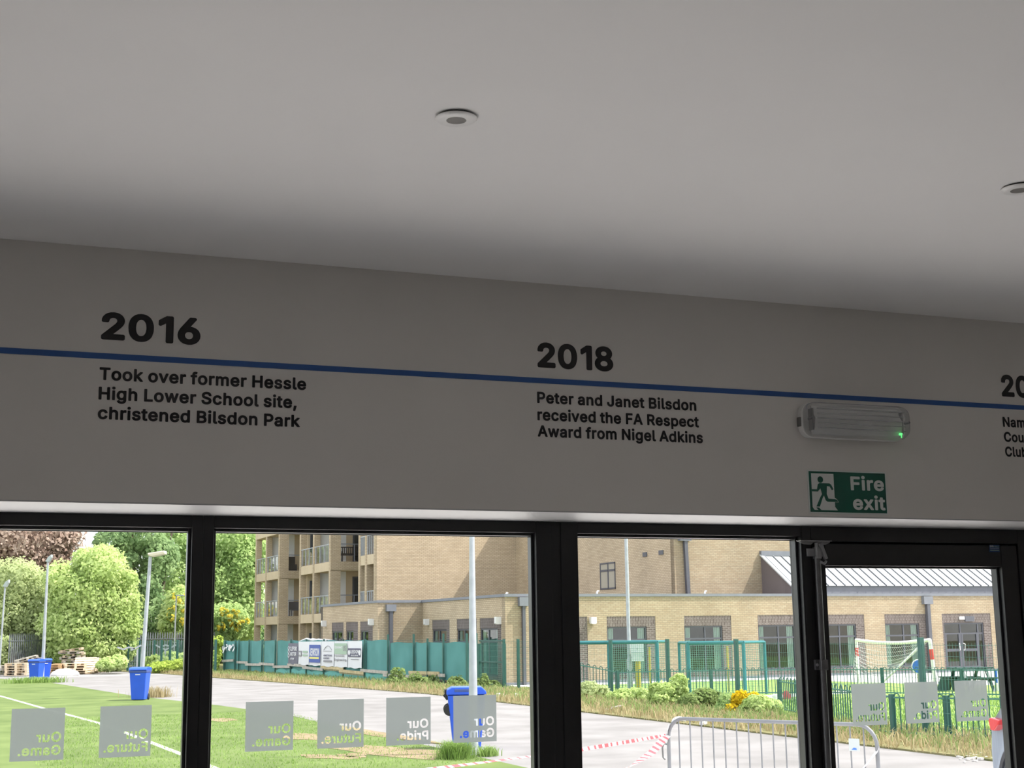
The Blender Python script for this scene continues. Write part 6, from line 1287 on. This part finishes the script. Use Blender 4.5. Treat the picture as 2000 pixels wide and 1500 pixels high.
for y0 in (0.0, 1.70):
    sgn = 1 if y0 < 1 else -1
    obj('side_window', MB().prism([(x, cy(y0+sgn*(0.16*max(0, (z-0.95)/0.5)-0.006)), z) for x, z in side_glass], (0, cy(0.01*sgn), 0)), 'car_glass', car)
obj('rear_window', MB().prism([(0.13, cy(0.3), 1.04), (0.13, cy(1.4), 1.04), (0.42, cy(1.3), 1.35), (0.42, cy(0.4), 1.35)], (-0.012, 0, 0.012)), 'car_glass', car)
for y0 in (0.0, 1.70):
    s_ = 1 if y0 < 1 else -1
    tl = MB(); Yf = lambda d: cy(y0+s_*d)
    outl = [(0.075, 0.86), (0.025, 0.985), (0.10, 1.00), (0.34, 0.985), (0.28, 0.93), (0.16, 0.86)]
    tl.prism([(x+0.02, Yf(-0.03), z) for x, z in outl], (0, cy(0.20*s_), 0))
    obj('tail_light', tl, 'car_red', car, bev=0.012, label='red wraparound tail light')
obj('bumper', MB().box(-0.03, 0.12, min(cy(0.12), cy(1.58)), max(cy(0.12), cy(1.58)), 0.30, 0.55), 'car_silver', car, bev=0.03)
obj('number_plate', MB().box(-0.045, -0.03, min(cy(0.6), cy(1.1)), max(cy(0.6), cy(1.1)), 0.6, 0.71), 'print_yellow', car)
# ================================================================== PLANTING
def cards(name, P, N, size, m, parent=None, aspect=0.6, **k):
    """one diamond-shaped leaf per point P with normal about N"""
    n = len(P); N = N/np.linalg.norm(N, axis=1, keepdims=True)
    a = np.cross(N, rng.normal(size=(n, 3))); a /= np.linalg.norm(a, axis=1, keepdims=True); b = np.cross(N, a)
    s = (size*rng.uniform(0.6, 1.35, n))[:, None]
    fold = N*s*0.18
    v = np.stack([P-a*s*0.5, P-b*s*0.5*aspect+fold, P+a*s*0.5, P+b*s*0.5*aspect+fold], 1).reshape(-1, 3)
    me = bpy.data.meshes.new(name); me.vertices.add(4*n); me.vertices.foreach_set('co', v.astype(np.float32).ravel())
    me.loops.add(4*n); me.loops.foreach_set('vertex_index', np.arange(4*n, dtype=np.int32))
    me.polygons.add(n); me.polygons.foreach_set('loop_start', np.arange(0, 4*n, 4, dtype=np.int32))
    me.update(calc_edges=True); me.materials.append(M[m])
    o = bpy.data.objects.new(name, me); COL.objects.link(o)
    if parent is not None: o.parent = parent
    if k.get('loc') is not None: o.location = k['loc']
    return tagp(o, k.get('label'), k.get('cat'), k.get('group'), k.get('kind'))
def cloud_pts(blobs, n, inner=0.35, clump=0.30):
    w_ = np.array([b[1][0]*b[1][2]+b[1][0]*b[1][1] for b in blobs]); w_ = w_/w_.sum(); P, N = [], []
    for (c, r), q in zip(blobs, w_):
        k = int(n*q)
        d = rng.normal(size=(k, 3)); d /= np.linalg.norm(d, axis=1, keepdims=True)
        # clumps: pull leaves towards random tufts over the crown surface
        nt_ = max(14, k//38); t = rng.normal(size=(nt_, 3)); t /= np.linalg.norm(t, axis=1, keepdims=True)
        tr = rng.uniform(0.72, 1.10, nt_)
        idx = rng.integers(0, nt_, k)
        rad = np.where(rng.random(k) < inner, rng.uniform(0.45, 0.95, k), tr[idx]*rng.normal(1, 0.06, k))
        dd = t[idx]+clump*rng.normal(size=(k, 3)); dd /= np.linalg.norm(dd, axis=1, keepdims=True)
        P.append(np.array(c)+dd*rad[:, None]*np.array(r)); N.append(dd+0.55*rng.normal(size=(k, 3))+np.array([0.1, -0.3, 0.4]))
    return np.concatenate(P), np.concatenate(N)
def tree(name, label, cat, px, pyb, Y, blobs, n, size, m, trunk=None, bark='bark', group=None, z0=GZ, extra=None):
    """blobs in image units at distance Y: (px, py, half width px, half height px, depth m)"""
    b = onY(px, pyb, Y); base = Vector((b.x, Y, z0)); k = ((b-CAM).dot(FWD))/F_PX
    t = thing(name, label, cat, base, 0, group); L_ = []
    for (bx, by, rx, rz_, dep) in blobs:
        c = onY(bx, by, Y); L_.append(((c.x-base.x, 0.0+rng.uniform(-.3, .3)*dep*0.3, c.z-base.z), (rx*k, dep, rz_*k)))
    P, N = cloud_pts(L_, n); P[:, 2] = np.maximum(P[:, 2], 0.03)
    cards('foliage', P, N, size, m, t)
    if trunk:
        top = max(l[0][2] for l in L_)
        mb = MB()
        for (dx0, dx1, h, r0) in trunk: mb.tube([(dx0, 0, -0.1), (dx0*0.6+dx1*0.4, 0.1, h*0.5), (dx1, 0, h)], [r0, r0*0.75, r0*0.35], 8)
        obj('trunk', mb, bark, t, smooth=60)
    if extra: extra(t, base, k)
    return t
tree('tree', 'copper-leaved beech at the top left behind the green trees', 'tree', 30, 1300, 104, [(20, 1050, 95, 66, 5), (95, 1050, 62, 52, 4), (60, 1098, 78, 36, 4), (-40, 1070, 70, 70, 4), (130, 1040, 30, 32, 3)], 24000, 0.30, 'leaf_copper', [(0, 0, 8, .4)])
tree('tree', 'broad pale green tree, the largest left of the floodlight lamp post', 'tree', 180, 1300, 87, [(195, 1112, 52, 46, 3), (160, 1160, 66, 52, 3.4), (215, 1175, 58, 46, 3), (150, 1225, 70, 50, 3.2), (225, 1222, 52, 40, 2.6), (190, 1262, 72, 34, 2.6), (120, 1130, 30, 34, 2.2), (165, 1100, 24, 26, 2), (250, 1140, 20, 26, 1.8), (130, 1275, 40, 22, 2), (245, 1265, 24, 26, 1.8)], 42000, 0.235, 'leaf_light', [(0, 0, 6, .3), (0.2, 2, 6, .2)])
tree('tree', 'olive green tree behind the tilted lamp post at the far left', 'tree', 40, 1300, 92, [(30, 1140, 62, 46, 3), (70, 1185, 52, 52, 2.8), (10, 1200, 56, 60, 3), (60, 1240, 62, 44, 2.6), (-30, 1250, 50, 50, 2.6), (95, 1262, 30, 26, 2)], 26000, 0.23, 'leaf_olive', [(0, 0, 5, .25)])
tree('tree', 'tall dark tree with bare stems behind the floodlight lamp post', 'tree', 290, 1305, 100, [(225, 1062, 36, 34, 3), (270, 1050, 46, 30, 3), (310, 1090, 40, 46, 3), (285, 1150, 30, 40, 2.6), (300, 1215, 50, 62, 3.2), (262, 1240, 34, 50, 2.6), (250, 1095, 22, 26, 2)], 13000, 0.34, 'leaf_dark', [(-.8, -1.6, 10.5, .22), (-.2, -0.2, 11, .26), (.3, 1.4, 10, .2), (-.6, -3.2, 8, .14)], 'bark')
tree('tree', 'tall green tree filling the view beside the left mullion', 'tree', 400, 1310, 108, [(350, 1060, 40, 40, 3.5), (340, 1130, 40, 50, 3.5), (440, 1060, 60, 54, 4), (470, 1120, 52, 60, 4), (420, 1150, 50, 60, 4), (380, 1190, 60, 50, 3.6), (460, 1200, 60, 60, 4), (500, 1080, 30, 60, 3)], 40000, 0.30, 'leaf_mid', [(0, 0, 9, .4), (.5, 3, 8, .2)])
tree('hedge', 'dark undergrowth beneath the trees along the far boundary', 'hedge', 230, 1310, 112, [(20, 1280, 80, 36, 3), (140, 1282, 70, 36, 3), (260, 1275, 70, 50, 3), (370, 1270, 70, 56, 3), (470, 1265, 70, 60, 3)], 20000, 0.42, 'leaf_dark')
def laburnum(name, label, px, Y, bl_, n):
    def ex(t, base, k):
        L_ = [((onY(x, y, Y).x-base.x, -1.7, onY(x, y, Y).z-base.z), (rx*k, 0.7, rz_*k)) for x, y, rx, rz_ in bl_]
        P, N = cloud_pts(L_, n, 0.2, 0.15); cards('blossom', P, N, 0.22, 'blossom_lemon', t, label='hanging yellow blossom')
    return ex
tree('laburnum', 'yellow flowering tree beside the left mullion above the fence corner', 'tree', 445, 1300, 98, [(440, 1215, 42, 40, 2.0), (430, 1250, 32, 30, 1.6)], 4500, 0.28, 'leaf_mid', [(0, 0, 3, .1)], extra=laburnum('', '', 445, 98, [(448, 1205, 14, 13), (468, 1212, 10, 10), (430, 1195, 8, 8), (425, 1225, 7, 12), (452, 1220, 10, 12)], 620))
tree('laburnum', 'yellow tinged tree left of the left mullion by the thin lamp post', 'tree', 345, 1300, 96, [(345, 1190, 26, 40, 1.8), (330, 1215, 24, 34, 1.6), (352, 1160, 16, 16, 1.2)], 4200, 0.28, 'leaf_light', [(0, 0, 3, .1)], extra=laburnum('', '', 345, 96, [(345, 1170, 14, 14), (328, 1200, 8, 16), (350, 1205, 9, 16)], 230))
tree('shrub', 'yellow tinged shrub at the left edge beside the palisade fence', 'shrub', 6, 1305, 86, [(2, 1262, 22, 24, 1.2), (-8, 1285, 24, 24, 1.2)], 2400, 0.24, 'leaf_olive')
tree('shrub', 'light green shrub against the boundary fence right of the pallets', 'shrub', 215, 1310, 79, [(212, 1297, 20, 13, 1.0), (232, 1294, 16, 14, 1.0), (198, 1300, 9, 9, .8)], 3000, 0.20, 'leaf_light', z0=GZ)
tree('shrub', 'bright lime shrub right of the lone bin against the boundary fence', 'shrub', 315, 1313, 78, [(312, 1303, 24, 10, .9), (338, 1301, 20, 12, .9), (355, 1298, 16, 14, .9)], 3000, 0.20, 'leaf_lime')
tree('shrub', 'green shrub behind the boundary fence between lamp post and mullion', 'shrub', 320, 1310, 83, [(300, 1292, 18, 14, 1.0), (330, 1288, 20, 14, 1.0), (355, 1288, 18, 14, 1.0)], 2600, 0.22, 'leaf_light')
tree('shrub', 'sunlit green shrub at the left end of the screened fence', 'shrub', 414, 1318, 74, [(413, 1300, 12, 20, 0.8), (408, 1285, 14, 16, .8)], 1700, 0.18, 'leaf_lime')
tree('shrub', 'pale leafy sprig over the left end of the screened fence', 'shrub', 424, 1314, 77, [(424, 1252, 12, 10, 0.5), (426, 1275, 5, 24, 0.3)], 900, 0.18, 'leaf_lime', [(0, 0, 1.7, .03)])
# shrubs along the verge
def shrub(label, px, pyb, bl_, n, m, size=0.09, dep=0.45, **k):
    b = onZ(px, pyb); return tree('shrub', label, 'shrub', px, pyb, b.y, [(x, y, rx, rz_, dep) for x, y, rx, rz_ in bl_], n, size, m, z0=GZ+0.03, group=None, **k)
shrub('small leafy weed growing up the timber boards of the screened fence', 778, 1340, [(777, 1318, 16, 13), (768, 1330, 12, 9), (788, 1332, 13, 9)], 900, 'weed_green', 0.12)
shrub('small leafy weed below the toothed board on the screened fence', 812, 1341, [(810, 1326, 12, 12), (824, 1332, 18, 9), (842, 1330, 14, 10)], 900, 'weed_green', 0.12)
shrub('leafy weed just left of the nearest lamp post at the fence foot', 893, 1344, [(892, 1331, 14, 11), (902, 1336, 8, 8)], 800, 'weed_green', 0.11)
shrub('leafy weeds at the foot of the mesh gate right of the nearest lamp post', 955, 1346, [(945, 1330, 10, 16), (962, 1338, 14, 9), (935, 1336, 10, 10)], 1200, 'weed_green', 0.10)
shrub('grey-green shrub at the foot of the mesh fence beside the wide mullion', 1150, 1366, [(1150, 1346, 22, 14), (1172, 1350, 14, 11), (1138, 1352, 12, 10)], 2200, 'leaf_olive', 0.09)
shrub('low green shrub at the base of the slim lamp post', 1232, 1374, [(1222, 1358, 22, 12), (1246, 1356, 16, 12), (1205, 1362, 14, 9)], 2400, 'leaf_light', 0.09)
shrub('taller green shrub around the middle green fence post', 1305, 1384, [(1295, 1348, 20, 16), (1322, 1344, 18, 14), (1312, 1366, 26, 14), (1325, 1328, 8, 12), (1282, 1362, 14, 12)], 4200, 'leaf_light', 0.10)
shrub('loose green shrub between the middle post and the yellow broom', 1372, 1388, [(1350, 1368, 18, 13), (1375, 1360, 22, 14), (1395, 1364, 18, 14), (1340, 1374, 12, 9)], 3400, 'weed_green', 0.10)
shrub('green shrub right of the yellow broom before the near railings', 1490, 1400, [(1480, 1374, 22, 16), (1506, 1380, 16, 15), (1468, 1384, 16, 11)], 3000, 'leaf_light', 0.10)
def broom(t, base, k):
    L_ = [((onY(x, y, base.y).x-base.x, -0.42, onY(x, y, base.y).z-base.z), (rx*k*1.15, 0.25, rz_*k*1.15)) for x, y, rx, rz_ in [(1428, 1362, 13, 12), (1434, 1376, 11, 13), (1412, 1384, 10, 8), (1455, 1362, 11, 9), (1470, 1368, 8, 9), (1422, 1390, 9, 6)]]
    P, N = cloud_pts(L_, 4600, 0.3, 0.25); cards('blossom', P, N, 0.075, 'flower_yellow', t, label='dense golden yellow blossom')
shrub('golden flowering broom bush at the foot of a tall green fence post', 1432, 1396, [(1430, 1372, 24, 20), (1460, 1372, 20, 16), (1415, 1384, 16, 12)], 2400, 'leaf_mid', 0.08, 0.4, extra=broom)

def blades(name, pts, h, wid, m, label, cat, lean=0.5, loc=(0, 0, 0), parent=None, kind='stuff'):
    """grass: two-segment tapering blades rooted at pts"""
    n = len(pts); H_ = (h*rng.uniform(0.5, 1.4, n))[:, None]; a = rng.uniform(0, 2*pi, n)
    side = np.stack([np.cos(a), np.sin(a), 0*a], 1)*wid/2; b = rng.uniform(0, 2*pi, n); ln = np.stack([np.cos(b), np.sin(b), 0*b], 1)*H_*(lean*rng.uniform(0.1, 1, n))[:, None]
    up = np.array([0, 0, 1.0])
    mid = pts+ln*0.3+up*H_*0.6; tip = pts+ln+up*H_*(1-0.25*lean)
    v = np.stack([pts-side, pts+side, mid+side*0.7, mid-side*0.7, tip], 1).reshape(-1, 3)-np.array(loc)
    me = bpy.data.meshes.new(name); me.vertices.add(5*n); me.vertices.foreach_set('co', v.astype(np.float32).ravel())
    i = np.arange(n, dtype=np.int32)*5
    lv = np.stack([i, i+1, i+2, i+3, i+3, i+2, i+4], 1).ravel(); me.loops.add(7*n); me.loops.foreach_set('vertex_index', lv)
    me.polygons.add(2*n); ls = np.stack([np.arange(n)*7, np.arange(n)*7+4], 1).ravel().astype(np.int32); me.polygons.foreach_set('loop_start', ls)
    me.update(calc_edges=True); me.materials.append(M[m]); o = bpy.data.objects.new(name, me); COL.objects.link(o); o.location = loc
    if parent is not None: o.parent = parent; o.location = (0, 0, 0)
    return tagp(o, label, cat, None, kind)
def along(poly, n, w0, w1):
    """random points to the right of a polyline, between w0 and w1 metres off it"""
    P = [np.array(p, float) for p in poly]; L_ = [np.linalg.norm(b-a) for a, b in zip(P[:-1], P[1:])]; cum = np.cumsum([0]+L_); s = rng.uniform(0, cum[-1], n); out = []
    for q in s:
        i = min(np.searchsorted(cum, q, 'right')-1, len(L_)-1); a, b = P[i], P[i+1]; t = (q-cum[i])/L_[i]; d = (b-a)/L_[i]; nn_ = np.array([d[1], -d[0]])
        o_ = a+(b-a)*t+nn_*rng.uniform(w0, w1); out.append((o_[0], o_[1], GZ+0.02))
    return np.array(out)
EDGE = [(14.5, 11.0), (14.5, 20), (14.45, 34), (14.35, 42), (13.65, 48), (12.7, 55.5), (11.4, 65.5), (9.8, 78)]
blades('dry_grass', along(EDGE, 17000, -0.18, 2.6), 0.22, 0.022, 'dry_grass', 'straw-coloured dry grass along the verge', 'grass', 0.9)
blades('verge_weeds', along(EDGE, 9000, 0.4, 2.9), 0.26, 0.03, 'weed_green', 'green weeds mixed through the verge', 'grass', 0.7)
pt = onZ(912, 1481)
def tuft(n, cx, cy, rx, ry): 
    q = rng.normal(size=(n, 2))*0.5; return np.stack([cx+q[:, 0]*rx, cy+q[:, 1]*ry, np.full(n, GZ+0.005)], 1)
a_, b_ = onZ(890, 1483), onZ(952, 1477)
blades('grass_tuft', tuft(1100, a_.x, a_.y, 0.24, 0.22), 0.30, 0.012, 'grass_blade', 'long green grass tuft at the left foot of the nearest lamp post', 'grass', 1.0)
blades('grass_tuft', tuft(350, b_.x, b_.y, 0.18, 0.18), 0.17, 0.012, 'grass_blade', 'shorter green grass tuft at the right foot of the nearest lamp post', 'grass', 0.9)
a_ = onZ(72, 1334); blades('grass_tuft', tuft(900, a_.x, a_.y, 1.1, 0.6), 0.30, 0.03, 'grass_blade', 'grass tuft around the feet of the far pair of bins', 'grass', 0.9)
a_ = onZ(298, 1362); blades('grass_tuft', tuft(500, a_.x, a_.y, 0.6, 0.6), 0.35, 0.02, 'dry_grass', 'wispy grass on the yard edge right of the lone bin', 'grass', 0.6)
# lawn blades seen through the railings and short blades on the near pitch
def field(n, x0, x1, y0, y1): return np.stack([rng.uniform(x0, x1, n), rng.uniform(y0, y1, n), np.full(n, GZ+0.01)], 1)
blades('lawn_blades', field(9000, 17.3, 27, 16, 31), 0.10, 0.03, 'grass_blade', 'long lawn grass behind the near railings', 'grass', 0.9)
pb = field(16000, 1.0, 7.7, 17, 34)
blades('pitch_blades', pb, 0.045, 0.012, 'grass_blade', 'short mown grass blades on the near part of the pitch', 'grass', 0.9)

# kerb stones and litter on the verge
def litter(name, px, py, m, label, cat, sx, sy, sz, seed):
    p = onZ(px, py, GZ+0.05); lumpy(name, sx, sy, sz, m, label, cat, (p.x, p.y, GZ+0.03), seed, 0.28)
litter('plastic_bag', 1324, 1408, 'sack_white', 'crumpled white plastic bag behind the left bend of the barrier', 'litter', 0.17, 0.10, 0.09, 1)
litter('plastic_cup', 1374, 1414, 'sack_white', 'small white litter on the verge behind the barrier', 'litter', 0.08, 0.07, 0.12, 2)
litter('rubble', 976, 1360, 'paving', 'pale lump of rubble in the grass below the mesh gate', 'rubble', 0.15, 0.12, 0.12, 3)
litter('rubble', 1008, 1361, 'paving', 'small pale lump of rubble beside the wide mullion', 'rubble', 0.09, 0.08, 0.10, 4)
p = onZ(1198, 1390); t = MB().bar((-.22, -.06, .05), (.22, .1, .09), .10, .02).bar((-.16, .02, .07), (.26, -.02, .13), .09, .02)
obj('scrap_timber', t, 'timber_grey', None, 'two scraps of timber lying at the edge of the yard', 'timber', loc=(p.x, p.y, GZ+0.02))
t = MB()
for i in range(40):
    q = onZ(1905+rng.normal()*22, 1482+rng.normal()*4); s_ = rng.uniform(.012, .03); c = Vector((q.x, q.y, 0)); c0 = onZ(1905, 1482)
    t.box(c.x-c0.x-s_, c.x-c0.x+s_, c.y-c0.y-s_, c.y-c0.y+s_, 0, s_)
obj('stone_chips', t, 'paving', None, 'scatter of pale stone chips beside the car', 'stones', None, 'stuff', loc=(onZ(1905, 1482).x, onZ(1905, 1482).y, GZ+0.005))
# blue and white tape tangled at the left end of the screened fence
q0, q1 = onfence(438, 1262, .1), onfence(462, 1261, .1); t0 = FP[0]; mb = MB(); pr = None
for k in range(14):
    c = q0.lerp(q1, k/13)+Vector((0, 0, 0.10*sin(k*1.9))); mb.bar(c-t0, c-t0+Vector((0.12*sin(k*2.3), -0.05, -0.22-0.1*sin(k))), 0.10, 0.006)
obj('tangled_tape', mb, 'sack_white', None, 'tangle of pale tape on top of the left end of the screened fence', 'tape', loc=t0)
